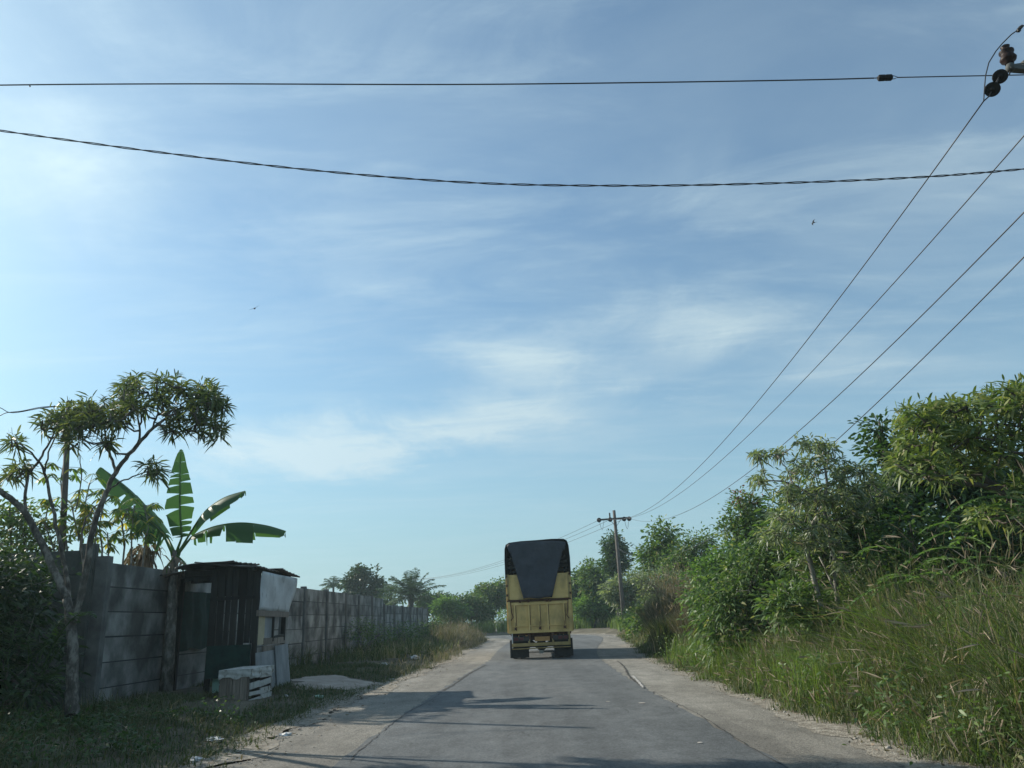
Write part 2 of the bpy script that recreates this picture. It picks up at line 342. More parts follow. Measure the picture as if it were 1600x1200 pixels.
def build_ground():
    xs = np.unique(np.concatenate([np.linspace(-400,-60,12), np.linspace(-60,-14,30), np.linspace(-14,14,113), np.linspace(14,60,30), np.linspace(60,400,12)]))
    ys = np.unique(np.concatenate([np.linspace(-60,0,20), np.linspace(0,30,121), np.linspace(30,80,101), np.linspace(80,140,20), np.linspace(140,600,15)]))
    X, Y = np.meshgrid(xs, ys); Z = gz(X.ravel(), Y.ravel()); V = np.stack([X.ravel(), Y.ravel(), Z], 1)
    nx = len(xs); i = np.arange(len(ys)-1)[:,None]*nx+np.arange(nx-1)[None,:]; i = i.ravel()
    m = noisy('soil_and_thatch', [(.3,(.05,.043,.03)),(.5,(.09,.08,.052)),(.66,(.15,.13,.095)),(.85,(.26,.22,.175))], .9, .95, .6, 18, detail=12, bdist=.04)
    return tag(np_mesh('ground', V, [np.stack([i,i+1,i+nx+1,i+nx],1)], m, smooth=True), kind='structure')
build_ground()

def strip(name, offl, offr, z, m, ys_rng=(0,1e9), jl=0, jr=0, seed=0, sub=6):
    """sheet along the road: offsets are functions of the road sample (left neg.), jagged edges"""
    r = np.random.default_rng(seed); Rr = ROAD
    V = []; n = sub+1; ph = r.uniform(0, 6, 6)
    for i, p in enumerate(Rr):
        a = Rr[max(i-1,0)]; b = Rr[min(i+1,len(Rr)-1)]; d = b[:2]-a[:2]; d /= np.linalg.norm(d); nrm = np.array([d[1], -d[0]])
        l = offl(p)+jl*(math.sin(i*.9+ph[0])*.4+math.sin(i*2.3+ph[1])*.3+r.normal()*.35)
        q = offr(p)+jr*(math.sin(i*.8+ph[2])*.4+math.sin(i*2.1+ph[3])*.3+r.normal()*.35)
        for k in range(n):
            o = l+(q-l)*k/sub; c = p[:2]+nrm*o; V.append((c[0], c[1], z))
    V = np.array(V); k = np.arange(len(Rr)-1)[:,None]*n+np.arange(sub)[None,:]; k = k.ravel()
    return tag(np_mesh(name, V, [np.stack([k,k+1,k+n+1,k+n],1)], m, smooth=True), kind='structure')
ROAD = catmull(CL, 40)

def asphalt(name, c0, c1, c2, speck, bump):
    m = mat(name, c1, .85); nt = m.node_tree; b = nt.nodes['Principled BSDF']; N = nt.nodes.new; L = nt.links.new
    tc = N('ShaderNodeTexCoord')
    def nz(s, det, st=(1,1,1), rg=.6):
        mp = N('ShaderNodeMapping'); mp.inputs['Scale'].default_value = st; L(tc.outputs['Object'], mp.inputs[0])
        n = N('ShaderNodeTexNoise'); n.inputs['Scale'].default_value = s; n.inputs['Detail'].default_value = det; n.inputs['Roughness'].default_value = rg; L(mp.outputs[0], n.inputs[0]); return n.outputs['Fac']
    big = ramp(nt, [(.32,c0),(.5,c1),(.7,c2)]); L(nz(.55, 7, (1,.35,1)), big.inputs[0])
    def mul(a, nzout, lo, hi, plo, phi):
        r = ramp(nt, [(plo,g3(lo)),(phi,g3(hi))]); L(nzout, r.inputs[0])
        mx = N('ShaderNodeMix'); mx.data_type = 'RGBA'; mx.blend_type = 'MULTIPLY'; mx.inputs[0].default_value = 1
        mx.clamp_result = False
        L(a, mx.inputs[6]); L(r.outputs[0], mx.inputs[7]); return mx.outputs[2]
    c = mul(big.outputs[0], nz(34, 4, rg=.85), 1-speck, 1.12, .36, .62)
    c = mul(c, nz(7, 6, (1,.6,1), .75), .82, 1.06, .35, .62)
    c = mul(c, nz(2.4, 9, (1,.5,1), .7), .72, 1.0, .36, .56)
    # lengthwise tyre wear
    c = mul(c, nz(1.3, 3, (1.0,.03,1)), .86, 1.0, .42, .55)
    # alligator cracks
    vo = N('ShaderNodeTexVoronoi'); vo.feature = 'DISTANCE_TO_EDGE'; vo.inputs['Scale'].default_value = 1.5; 
    n2 = N('ShaderNodeTexNoise'); n2.inputs['Scale'].default_value = 3; n2.inputs['Detail'].default_value = 5; L(tc.outputs['Object'], n2.inputs[0])
    ad = N('ShaderNodeMix'); ad.data_type = 'VECTOR'; ad.inputs[0].default_value = .22; L(tc.outputs['Object'], ad.inputs[4]); L(n2.outputs['Color'], ad.inputs[5]); L(ad.outputs[1], vo.inputs['Vector'])
    cr = ramp(nt, [(0,g3(.35)),(.012,g3(1))]); L(vo.outputs['Distance'], cr.inputs[0])
    mk = ramp(nt, [(.52,g3(0)),(.6,g3(1))]); L(nz(.5, 4), mk.inputs[0])
    mx = N('ShaderNodeMix'); mx.data_type = 'RGBA'; mx.blend_type = 'MULTIPLY'; L(mk.outputs[0], mx.inputs[0]); L(c, mx.inputs[6]); L(cr.outputs[0], mx.inputs[7])
    L(mx.outputs[2], b.inputs['Base Color'])
    bp = N('ShaderNodeBump'); bp.inputs['Strength'].default_value = bump; bp.inputs['Distance'].default_value = .012
    L(nz(70, 4, rg=.75), bp.inputs['Height']); L(bp.outputs[0], b.inputs['Normal'])
    b.inputs['Specular IOR Level'].default_value = .35
    return m
m_as = asphalt('worn_asphalt', (.108,.116,.119), (.147,.156,.158), (.185,.19,.188), .42, .9)
m_sh = asphalt('gravelly_concrete', (.2,.185,.16), (.3,.28,.24), (.42,.395,.345), .6, 1.2)
strip('road_shoulder', lambda p: -p[3], lambda p: p[3], 0.0, m_sh, jl=.24, jr=.2, seed=3, sub=10)
strip('road', lambda p: -p[2], lambda p: p[2], 0.006, m_as, jl=.06, jr=.05, seed=5, sub=8)

# crack lines along the asphalt edges
def crack(pts, w, seed):
    r = random.Random(seed); V = []; P = []
    for a, b in zip(pts[:-1], pts[1:]):
        n = max(2, int((Vector(b)-Vector(a)).length/.12))
        for i in range(n): P.append(Vector(a).lerp(Vector(b), i/n))
    m = MB(); k = len(P)
    for i, p in enumerate(P):
        d = (P[min(i+1,k-1)]-P[max(i-1,0)]).normalized(); s = Vector((d.y,-d.x,0)); p = p+s*(r.gauss(0,.008)+.03*math.sin(i*.11+seed)); ww = w*r.uniform(.25,1.3)
        m.v += [tuple(p-s*ww/2), tuple(p+s*ww/2)]
    m.f = [(2*i,2*i+1,2*i+3,2*i+2) for i in range(k-1)]; m.mi = [0]*(k-1)
    return m
m_edge = noisy('tan_edge_dirt', [(.34,(.13,.11,.085)),(.5,(.24,.215,.175)),(.68,(.36,.33,.28))], 9, .95, .9, 50, bdist=.03)
def edge_strip(side, seed):
    r = np.random.default_rng(seed); n = 8; A = ROAD[(ROAD[:,1] > 2)&(ROAD[:,0] > -9)]
    s = np.concatenate([[0], np.cumsum(np.linalg.norm(np.diff(A[:,:2], axis=0), axis=1))]); t = np.arange(0, s[-1], .11)
    A = np.stack([np.interp(t, s, A[:,c]) for c in range(4)], 1); d = np.gradient(A[:,:2], axis=0); d /= np.linalg.norm(d, axis=1, keepdims=True); nrm = np.stack([d[:,1], -d[:,0]], 1)*side
    def wob(amp, sc):
        w = r.normal(size=len(t)); k = np.hanning(sc*2+1); w = np.convolve(w, k/np.sqrt((k**2).sum()), 'same'); return amp*w
    l = A[:,3]-.16+wob(.10, 9)+wob(.04, 2)+wob(.12, 30); q = A[:,3]+.45+wob(.12, 12)
    o = l[:,None]+(q-l)[:,None]*np.linspace(0,1,n)[None]; X = A[:,0,None]+nrm[:,0,None]*o; Y = A[:,1,None]+nrm[:,1,None]*o
    lift = np.linspace(.0045,.014,n)[None]; Z = np.maximum(gz(X.ravel(), Y.ravel()), 0).reshape(X.shape)+lift
    V = np.stack([X,Y,Z], 2).reshape(-1,3); k = (np.arange(len(t)-1)[:,None]*n+np.arange(n-1)[None,:]).ravel()
    tag(np_mesh('dirt_edge', V, [np.stack([k,k+1,k+n+1,k+n],1)], m_edge, smooth=True), kind='structure')
edge_strip(1, 21); edge_strip(-1, 22)
m_cr = noisy('crack_fill', [(.3,(.02,.02,.02)),(.7,(.055,.05,.045))], 20, .95, 0)
cz = .011
tag(crack([gr(690,1079,cz), gr(720,1062,cz), gr(750,1043,cz), gr(757,1039,cz), gr(768,1039,cz)], .07, 1).build('road_crack', m_cr), kind='structure')
tag(crack([gr(540,1192,cz), gr(560,1172,cz), gr(580,1158,cz), gr(604,1140,cz), gr(640,1112,cz), gr(668,1096,cz), gr(690,1079,cz)], .014, 2).build('road_crack', m_cr), kind='structure')
tag(crack([gr(1003,1072,cz), gr(985,1056,cz), gr(974,1043,cz), gr(966,1032,cz)], .045, 3).build('road_crack', m_cr), kind='structure')
tag(crack([gr(1236,1200,cz), gr(1150,1151,cz), gr(1085,1114,cz), gr(1050,1097,cz), gr(1020,1078,cz)], .012, 4).build('road_crack', m_cr), kind='structure')
lip = crack([gr(1006,1074,.02), gr(992,1062,.02), gr(986,1055,.02)], .05, 6).build('concrete_lip', noisy('pale_lip', [(.3,(.3,.29,.27)),(.7,(.45,.43,.4))], 12, .9, .3)); tag(lip, kind='structure')
for q, (a, b, w) in enumerate([(950,1096,.035),(1003,1098,.055),(1094,1160,.03)]): p = gr(a, b, .012); tag(MB().lathe([(.0005,.004),(w*.6,.003),(w,.0)], p, 9).build('paint_fleck', M_['stone']), kind='structure')
# bare dirt patch by the stall, tan dirt tongues on the verge
def blob_sheet(name, cx, cy, rx, ry, m, seed, lift=.012):
    r = random.Random(seed); n = 40; mb = MB(); ph = [r.uniform(0,6) for _ in range(4)]
    rings = 6; mb.v.append((cx, cy, gz1(cx,cy)+lift))
    for k in range(1, rings+1):
        for j in range(n):
            a = 2*math.pi*j/n; q = (1+.2*math.sin(3*a+ph[0])+.12*math.sin(5*a+ph[1])+.1*math.sin(9*a+ph[2])+.06*math.sin(17*a+ph[3]))*k/rings
            x = cx+rx*q*math.cos(a); y = cy+ry*q*math.sin(a); mb.v.append((x, y, gz1(x,y)+lift))
    for j in range(n): mb.f.append((0, 1+j, 1+(j+1)%n))
    for k in range(rings-1):
        for j in range(n): a = 1+k*n+j; b = 1+k*n+(j+1)%n; mb.f.append((a, a+n, b+n, b))
    mb.mi = [0]*len(mb.f)
    return tag(mb.build(name, m, smooth=True), kind='structure')
m_dirt = noisy('pale_packed_dirt', [(.3,(.24,.2,.165)),(.7,(.4,.35,.3))], 3, .95, .5, 25, bdist=.02)
blob_sheet('dirt_patch', -4.15, 17.9, .95, 1.3, m_dirt, 1, .012)

# ------------------------------------------------------------------ foliage generators (arrays of small leaf faces)
def unit(a): return a/np.maximum(np.linalg.norm(a, axis=1, keepdims=True), 1e-9)
def leaf_arrays(P, D, Lg, W, droop=.25, roll=.6, shape=(.45,1,.7), rng=RNG):
    n = len(P); up = np.array([0,0,1.0]); D = unit(D)
    Sd = unit(np.cross(D, up)+rng.normal(0,.12,(n,3))); Nn = np.cross(Sd, D)
    a = rng.normal(0, roll, (n,1)); Sd = Sd*np.cos(a)+Nn*np.sin(a)
    Lg = np.broadcast_to(Lg, (n,)).reshape(n,1); W = np.broadcast_to(W, (n,)).reshape(n,1)
    dr = np.array([0,0,-1.0])*droop
    def c(t): return P+D*Lg*t+dr*Lg*t*t
    t1, t2 = (.33,.72)
    V = np.stack([c(0), c(t1)-Sd*W*shape[1]/2, c(t1)+Sd*W*shape[1]/2, c(t2)-Sd*W*shape[2]/2, c(t2)+Sd*W*shape[2]/2, c(1)], 1).reshape(-1,3)
    b = np.arange(n)*6
    T = np.concatenate([np.stack([b,b+2,b+1],1), np.stack([b+3,b+4,b+5],1)]); Q = np.stack([b+1,b+2,b+4,b+3],1)
    return V, T, Q
class LB:
    """collects leaf arrays with material index"""
    def __init__(s): s.V = []; s.T = []; s.Q = []; s.n = 0; s.tm = []; s.qm = []
    def add(s, V, T, Q, mi=0):
        s.V.append(V); s.T.append(T+s.n); s.Q.append(Q+s.n); s.tm.append(np.full(len(T), mi)); s.qm.append(np.full(len(Q), mi)); s.n += len(V)
    def build(s, name, mats, parent=None):
        V = np.concatenate(s.V); T = np.concatenate(s.T); Q = np.concatenate(s.Q)
        fl = [f for f in (T, Q) if len(f)]; mi = np.concatenate([np.concatenate(s.tm), np.concatenate(s.qm)])
        return np_mesh(name, V, fl, mats, parent, mi)
def rand_dirs(n, rng=RNG): return unit(rng.normal(size=(n,3)))
def rosettes(C, n, L, W, up=.35, droop=.3, rng=RNG, spread=.03, lb=None, mi=0, shape=(.45,1,.75)):
    """C centres (k,3); n leaves each, radiating"""
    C = np.asarray(C, float); k = len(C); P = np.repeat(C, n, 0); D = rand_dirs(k*n, rng); D[:,2] = D[:,2]*.8+up
    D = unit(D); LL = L*rng.uniform(.65,1.15,k*n); WW = W*rng.uniform(.7,1.2,k*n)
    P = P+D*.02+rng.normal(0,spread,(k*n,3))
    lb = lb or LB(); lb.add(*leaf_arrays(P, D, LL, WW, droop, .7, shape, rng), mi); return lb
def in_ell(n, c, r, rng=RNG, shell=.55):
    d = rand_dirs(n, rng); q = rng.uniform(shell**3, 1, n)**(1/3); q = q*(1+.18*np.sin(d[:,0]*5+c[0]*3)*np.cos(d[:,2]*6+c[1]))
    return np.array(c)+d*np.array(r)*q[:,None]
def tree(name, label, cat, base, lobes, nclump, nleaf, L, W, mats='mid', clump_r=.28, trunk_r=.09, bark='bark', droop=.35, up=.25, shape=(.45,1,.75),
         group=None, seed=1, red=0, nstem=1, shell=.5, spread=None):
    rng = np.random.default_rng(seed); rd = random.Random(seed)
    bx, by = base[0], base[1]; bz = gz1(bx, by)-.05
    root = thing(name, label, cat, (bx, by, bz), group=group); clump_r = clump_r*.8; nleaf = int(nleaf*1.15)
    o = np.array([bx, by, bz]); lb = LB(); tr = MB(); vols = np.array([l[3]*l[4]*l[5] for l in lobes])**(2/3); vols = vols/vols.sum()
    low = min(l[2]-l[5] for l in lobes)
    for k, l in enumerate(lobes):
        c = np.array(l[:3]); r = l[3:6]; n = max(3, int(nclump*vols[k])); C = in_ell(n, c, r, rng, shell)
        C[:,2] = np.maximum(C[:,2], gz1(bx,by)+.1)
        P = np.repeat(C, nleaf, 0)+rng.normal(0, clump_r, (n*nleaf,3))*np.array([1,1,.75])
        D = unit((P-np.repeat(C, nleaf, 0))*1.0/clump_r+rng.normal(0,.5,(n*nleaf,3))+(P-c)/np.array(r)*.6); D[:,2] += up
        mi = 0
        lb.add(*leaf_arrays(P-o, D, L*rng.uniform(.5,1.3,len(P)), W*rng.uniform(.6,1.3,len(P)), droop, .8, shape, rng), 0)
        if red and k == 0:
            R = C[np.argsort(-C[:,2])[:red]]; rosettes(R-o, 20, L*.9, W, .3, .3, rng, .1, lb, 1)
        # limb from the trunk into the lobe and twigs to some clumps
        st = np.array([bx+rd.uniform(-.1,.1), by+rd.uniform(-.1,.1), bz]); h = max(low, gz1(bx,by)+.3)
        fork = np.array([bx+(c[0]-bx)*.25, by+(c[1]-by)*.25, bz+(min(h, c[2])-bz)*rd.uniform(.5,.9)])
        pts = [st, (st+fork)/2+np.array([rd.uniform(-.06,.06), rd.uniform(-.06,.06), 0]), fork, (fork+c)/2+np.array([rd.uniform(-.15,.15)]*2+[.1]), c, c+np.array([0,0,r[2]*.6])]
        rr = [trunk_r, trunk_r*.85, trunk_r*.7, trunk_r*.5, trunk_r*.33, trunk_r*.12]
        tr.tube([p-o for p in pts], rr, 7)
        for q in C[:min(len(C), 16)]:
            t = rd.uniform(.3, 1); s_ = pts[3]*(1-t)+pts[4]*t
            m_ = (s_+q)/2+np.array([0,0,-.05]); tr.tube([s_-o, m_-o, q-o], [trunk_r*.28, trunk_r*.18, trunk_r*.07], 4, cap=False)
    for q in range(10):   # dead or bare twigs standing out of the crown
        l = lobes[rd.randrange(len(lobes))]; c = np.array(l[:3]); d = rand_dirs(1, rng)[0]; d[2] = abs(d[2])*.8+.2; e = c+d*np.array(l[3:6])*rd.uniform(1.0,1.3)
        s_ = c+d*np.array(l[3:6])*.3; tr.tube([s_-o, (s_+e)/2+rng.normal(0,.05,3)-o, e-o], [trunk_r*.16, trunk_r*.1, .004], 4, cap=False)
    tr.build('trunk', M_[bark], root, smooth=True)
    ml = [M_[mats]]+([M_['red']] if red else [])
    lb.build('crown', ml, root)
    return root
def lobe(px, py, Y, rpx, rpy, ry=None):
    """crown lobe at its own distance: centre pixel and half sizes measured on the photograph"""
    c = at(px, py, Y); s = (at(px+10, py, Y)-at(px, py, Y)).length/10
    return (c.x, c.y, c.z, rpx*s, ry or rpx*s, rpy*s)

def rosette_tree(name, label, cat, Y, limbs, clusters, L, W, nleaf, matn, bark, seed, basez=None, up=.3, droop=.3, spread=.03, dy=.5, tw=.018):
    """limbs: [[(px,py,dY,radius)...]]; clusters: (px,py,rx,ry,n,dY)"""
    rng = np.random.default_rng(seed); rd = random.Random(seed)
    b = at(limbs[0][0][0], limbs[0][0][1], Y+limbs[0][0][2]); o = Vector((b.x, b.y, gz1(b.x,b.y)))
    root = thing(name, label, cat, o); tr = MB(); nodes = []
    for l in limbs:
        pts = [at(p[0], p[1], Y+p[2]) for p in l]; rad = [p[3] for p in l]
        P = catmull([(*p, r) for p, r in zip(pts, rad)], 5)
        P[1:-1,:3] += rng.normal(0,.006,(len(P)-2,3))
        tr.tube([Vector(q[:3])-o for q in P], [max(q[3],.006) for q in P], 8)
        nodes += [q[:3] for q in P[len(P)//3:]]
    nodes = np.array(nodes); Cs = []
    for (px, py, rx, ry, n, d) in clusters:
        for i in range(n):
            a = rd.uniform(0, 6.283); q = math.sqrt(rd.random()); p = at(px+rx*q*math.cos(a), py+ry*q*math.sin(a), Y+d+rd.uniform(-dy, dy)); Cs.append(np.array(p))
    Cs = np.array(Cs); order = np.argsort([np.min(np.linalg.norm(nodes-c, axis=1)) for c in Cs])
    for k in order:
        c = Cs[k]; dist = np.linalg.norm(nodes-c, axis=1)+np.maximum(0, nodes[:,2]-c[2])*.7; j = int(np.argmin(dist)); s_ = nodes[j]
        mid = (s_+c)/2+np.array([rd.uniform(-.06,.06), rd.uniform(-.06,.06), -.06])
        tr.tube([Vector(s_)-o, Vector(mid)-o, Vector(c)-o], [tw, tw*.75, tw*.5], 5, cap=False)
        nodes = np.vstack([nodes, mid[None], c[None]])
    tr.build('trunk', M_[bark], root, smooth=True)
    rosettes(Cs-np.array(o), nleaf, L, W, up, droop, rng, spread).build('crown', M_[matn], root)
    return root

# ------------------------------------------------------------------ grass
def blades(P, Hh, W, lean=.35, seg=3, rng=RNG, wind=(0,0)):
    n = len(P); a = rng.uniform(0, 2*np.pi, n); d = np.stack([np.cos(a)+wind[0], np.sin(a)+wind[1], np.zeros(n)], 1)
    s = np.stack([-np.sin(a), np.cos(a), np.zeros(n)], 1); ln = np.abs(rng.normal(lean, lean*.5, n))[:,None]; Hh = Hh[:,None]; W = np.broadcast_to(W, (n,))[:,None]
    s = unit(s+rng.normal(0,.3,(n,3)))
    rows = []; wk = [1, .85, .55, 0]
    for k, t in enumerate((0, .4, .75, 1.0)):
        c = P+np.array([0,0,1.0])*Hh*(t-.35*ln*t*t*t)+d*Hh*ln*t*t
        if k < 3: rows += [c-s*W*wk[k]/2, c+s*W*wk[k]/2]
        else: rows += [c]
    V = np.stack(rows, 1).reshape(-1,3); b = np.arange(n)*7
    Q = np.concatenate([np.stack([b,b+1,b+3,b+2],1), np.stack([b+2,b+3,b+5,b+4],1)]); T = np.stack([b+4,b+5,b+6],1)
    tips = P+np.array([0,0,1.0])*Hh*(1-.35*ln)+d*Hh*ln; tang = unit(np.array([0,0,1.0])*Hh*(1-1.05*ln)+d*Hh*ln*2)
    return V, T, Q, tips, tang
def grass(name, label, P, hmin, hmax, W, m, lean=.35, seeds=0, seed=1, wind=(0,0), seedlen=.16, clump=0, hfun=None, cat='grass'):
    rng = np.random.default_rng(seed)
    n = len(P); Hh = rng.uniform(hmin, hmax, n)
    if clump:
        k = n//clump+1; Hh = Hh*np.repeat(rng.uniform(.55,1.25,k), clump)[:n]; ca = np.repeat(rng.uniform(0,6.283,k), clump)[:n]; cw_ = np.repeat(rng.uniform(0,.7,k), clump)[:n]; wind = (wind[0]+cw_*np.cos(ca), wind[1]+cw_*np.sin(ca))
    if hfun is not None: Hh = Hh*hfun(P)
    P = np.array(P); w0 = wind
    lb = LB(); V, T, Q, _, _ = blades(P, Hh, W*rng.uniform(.6,1.3,n), lean, rng=rng, wind=wind); lb.add(V, T, Q, 0)
    if seeds:
        k = rng.choice(n, seeds, replace=seeds > n); Ps = P[k]; Hs = np.maximum(Hh[k], hmax*.7*(hfun(Ps) if hfun is not None else 1))*rng.uniform(1.0,1.28,seeds)
        if clump: wind = (w0[0][k], w0[1][k])
        V, T, Q, tips, tg = blades(Ps, Hs, W*.45, lean*.6, rng=rng, wind=wind); lb.add(V, T, Q, 1)
        for _ in range(2):
            lb.add(*leaf_arrays(tips-tg*seedlen*.2, tg+rng.normal(0,.05,(seeds,3)), seedlen*rng.uniform(.6,1.3,seeds), .011 if W < .014 else .016, .12, 1.5, (.5,1,.9), rng), 1)
    o = lb.build(name, [M_[m], M_['seed']])
    return tag(o, label, cat, kind='stuff')
def scatter(n, xf, ylo, yhi, rng, clump=None):
    """xf(y, u)->x ; returns points on ground"""
    if clump:
        k = max(1, n//clump); y = rng.uniform(ylo, yhi, k); u = rng.uniform(0,1,k); x = xf(y, u)
        x = np.repeat(x, clump)+rng.normal(0,.09,k*clump); y = np.repeat(y, clump)+rng.normal(0,.09,k*clump)
    else:
        y = rng.uniform(ylo, yhi, n); u = rng.uniform(0,1,n); x = xf(y, u)
    return np.stack([x, y, gz(x, y)-.01], 1)
# ================================================================== LEFT SIDE: precast wall
def wall_bay(a, b, z0, rows, hgt=.42, seed=0):
    """one bay of stacked precast slabs between two posts; a, b ground points"""
    r = random.Random(seed); a = Vector(a); b = Vector(b); mb = MB(); d = (b-a); d.z = 0; d.normalize(); nrm = Vector((d.y,-d.x,0))
    for k in range(rows):
        off = nrm*r.uniform(-.008,.008); z = z0+k*hgt
        t0, t1 = r.uniform(-.006,.006), r.uniform(-.006,.006)
        p = a+off; q = b+off
        mb.bar((p.x,p.y,z+hgt/2+t0), (q.x,q.y,z+hgt/2+t1), .05, hgt-.022)
    p = a; q = b
    mb.bar((p.x,p.y,z0+rows*hgt/2-.01), (q.x,q.y,z0+rows*hgt/2-.01), .02, rows*hgt-.03, 1)
    return mb
def post_mb(p, top, w=.17, d=.17):
    mb = MB(); mb.box(p.x-w/2, p.y-d/2, -.3, p.x+w/2, p.y+d/2, top); mb.box(p.x-w/2-.012, p.y-d*.18, -.28, p.x+w/2+.012, p.y+d*.18, top-.03); return mb
wy = [13.7,16.3,18.7,21.1,23.45,25.8,28.6,31.5,33.8,36.6,39.5,42.3,45.1,47.8,50.7,52.9,55.4]
W1 = thing('concrete_wall', 'long grey precast concrete panel wall running beside the road behind the stall', 'wall')
for i, y in enumerate(wy):
    top = 2.5 if y < 39 else 2.2
    p = Vector((wallx(y), y, 0)); r = random.Random(i)
    post_mb(p, top+.03+r.uniform(-.02,.04)+(.04 if i == 0 else 0), .17 if i else .22, .17).build('post', M_['concrete_post'], W1, bevel=.008)
    if i < len(wy)-1:
        q = Vector((wallx(wy[i+1]), wy[i+1], 0)); rows = 6 if y < 39.4 else 5
        d = (q-p).normalized()*.07
        top2 = top+r.uniform(-.025,.015)
        wall_bay(p+d, q-d, top2-rows*.42, rows, seed=i).build('panel', [M_['concrete'], M_['joint']], W1)
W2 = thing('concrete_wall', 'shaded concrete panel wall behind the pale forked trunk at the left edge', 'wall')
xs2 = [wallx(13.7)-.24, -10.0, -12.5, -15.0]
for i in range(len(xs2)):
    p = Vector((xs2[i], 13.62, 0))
    post_mb(p, 2.82 if i == 0 else 2.76, .24 if i == 0 else .17).build('post', M_['concrete_shade'], W2, bevel=.008)
    if i < 3: wall_bay(p+Vector((-.08,0,0)), Vector((xs2[i+1]+.08, 13.62, 0)), 2.72-7*.42, 7, seed=50+i).build('panel', [M_['concrete_shade'], M_['joint']], W2)

def cloth(x0, y0, z0, x1, y1, z1, n, amp, seed, nrm):
    rr = random.Random(seed); mb = MB(); nv = 14
    for i in range(n+1):
        for k in range(nv+1):
            t = i/n; s = k/nv; a = amp*(math.sin(t*17+seed)*.5+math.sin(t*31+s*4)*.3+math.sin(s*9+t*5)*.35)
            e = .03*math.sin(t*11+seed) if k == 0 else 0
            mb.v.append((x0+(x1-x0)*t+nrm[0]*a, y0+(y1-y0)*t+nrm[1]*a, z0+(z1-z0)*s+e+nrm[2]*a))
    for i in range(n):
        for k in range(nv): a = i*(nv+1)+k; mb.f.append((a, a+nv+1, a+nv+2, a+1)); mb.mi.append(0)
    return mb
# ================================================================== the roadside stall
ST = thing('roadside_stall', 'ramshackle plank stall with zinc roof leaning on the concrete wall', 'stall', (-5.1, 15.3, 0))
def stp(mb, name, m, **k):
    o = mb.build(name, m, ST, **k); o.matrix_parent_inverse = ST.matrix_world.inverted(); return o
bpy.context.view_layer.update()
sx0, sx1, sy0, sy1 = -7.12, -5.1, 15.3, 17.15
for (x, y, h) in [(sx1, sy0, 2.42), (sx1-.02, sy1, 2.36), (sx0+.12, sy0+1.0, 2.32), (-5.96, sy0+.02, 2.38)]:
    stp(MB().bar((x, y, -.1), (x+.02, y, h), .08, .08), 'post', M_['plank_dark'])
# camera-facing plank side: upper slatted screen, dark lower board, gap under
r = random.Random(4); mb = MB(); x = -5.93
while x < sx1-.06:
    w = r.uniform(.085,.13); yy = sy0-.05+r.uniform(-.012,.012); mb.bar((x+w/2, yy, .98+r.uniform(-.12,.06)), (x+w/2+r.uniform(-.03,.03), yy, 2.42+r.uniform(-.04,.03)), w, .02, up=(0,1,0)); x += w+r.uniform(.004,.03)
mb.bar((-5.96, sy0-.075, 1.85), (sx1, sy0-.075, 1.86), .04, .06)
stp(mb, 'plank_screen', M_['plank_dark'])
stp(MB().box(-5.95, sy0-.11, .42, sx1-.03, sy0-.085, 1.0), 'lower_board', M_['net'])
stp(MB().box(-5.96, sy0+.03, 1.9, sx1-.05, sy0+.045, 2.46), 'upper_board', M_['plank_dark'])
stp(cloth(-6.55, sy0+.06, 2.2, -5.95, sy0+.02, 2.41, 14, .03, 6, (0,1,0)), 'under_roof_shade', M_['plank_dark'], smooth=True)  # dark sheet added to stand in for the shade under the roof
mb = MB(); mb.box(-5.85, sy0+.02, .1, -5.62, sy0+.05, .42); mb.box(-5.5, sy0+.02, .12, -5.25, sy0+.05, .45)
stp(mb, 'mint_board', M_['mint'])
# shade net on the wall bay under the roof
nb = cloth(-7.1, 16.45, .92, -7.05, 18.2, 2.1, 20, .05, 3, (1,0,0)).build('shade_net', M_['net'], ST, smooth=True); nb.matrix_parent_inverse = ST.matrix_world.inverted()
# road-facing side
mb = MB()
ny, nz_ = 14, 10
for i in range(ny+1):
    for k in range(nz_+1):
        t = i/ny; s = k/nz_; y = sy0-.03+(1.93+.14*s*t)*t; z = 1.62+.72*s+(-.04*t)
        xx = sx1+.07+.10*s*(.3+t)+.012*math.sin(t*9+s*7)+(.03*math.sin(s*3) if t > .9 else 0)
        mb.v.append((xx, y, z+.012*math.sin(t*12)*(1 if k == 0 else 0)))
for i in range(ny):
    for k in range(nz_): a = i*(nz_+1)+k; mb.f.append((a, a+nz_+1, a+nz_+2, a+1)); mb.mi.append(0)
wb = stp(mb, 'white_board', M_['board_w'], smooth=True); sd = wb.modifiers.new('t', 'SOLIDIFY'); sd.thickness = .012
stp(MB().bar((sx1+.06, sy0-.06, 1.56), (sx1+.06, sy1+.05, 1.54), .05, .11), 'beam', M_['plank'])
stp(MB().box(sx1+.015, sy0, .98, sx1+.04, sy0+.46, 1.5), 'tan_board', M_['board_y'])
stp(MB().box(sx1+.012, sy0+.47, 1.1, sx1+.034, sy0+.92, 1.5), 'grey_board', M_['ply'])
mb = MB()
for y in (sy0+.98, sy0+1.75): mb.bar((sx1+.03, y, 1.02), (sx1+.03, y+.01, 1.52), .06, .05)
mb.bar((sx1+.03, sy0+.95, 1.1), (sx1+.03, sy0+1.8, 1.13), .05, .04)
stp(mb, 'window_frame', M_['plank_dark'])
r = random.Random(9); mb = MB(); z = .82
for row in range(2):
    y = sy0+.42
    while y < sy1-.1:
        w = r.uniform(.35,.6); mb.box(sx1+.01+r.uniform(0,.02), y, z, sx1+.05, min(y+w, sy1), z+.13); y += w+.015
    z += .145
stp(mb, 'short_boards', M_['plank'])
mb = MB(); mb.bar((sx1+.10, sy0-.02, .0), (sx1+.055, sy0-.02, .84), .02, .02); 
mb = MB()
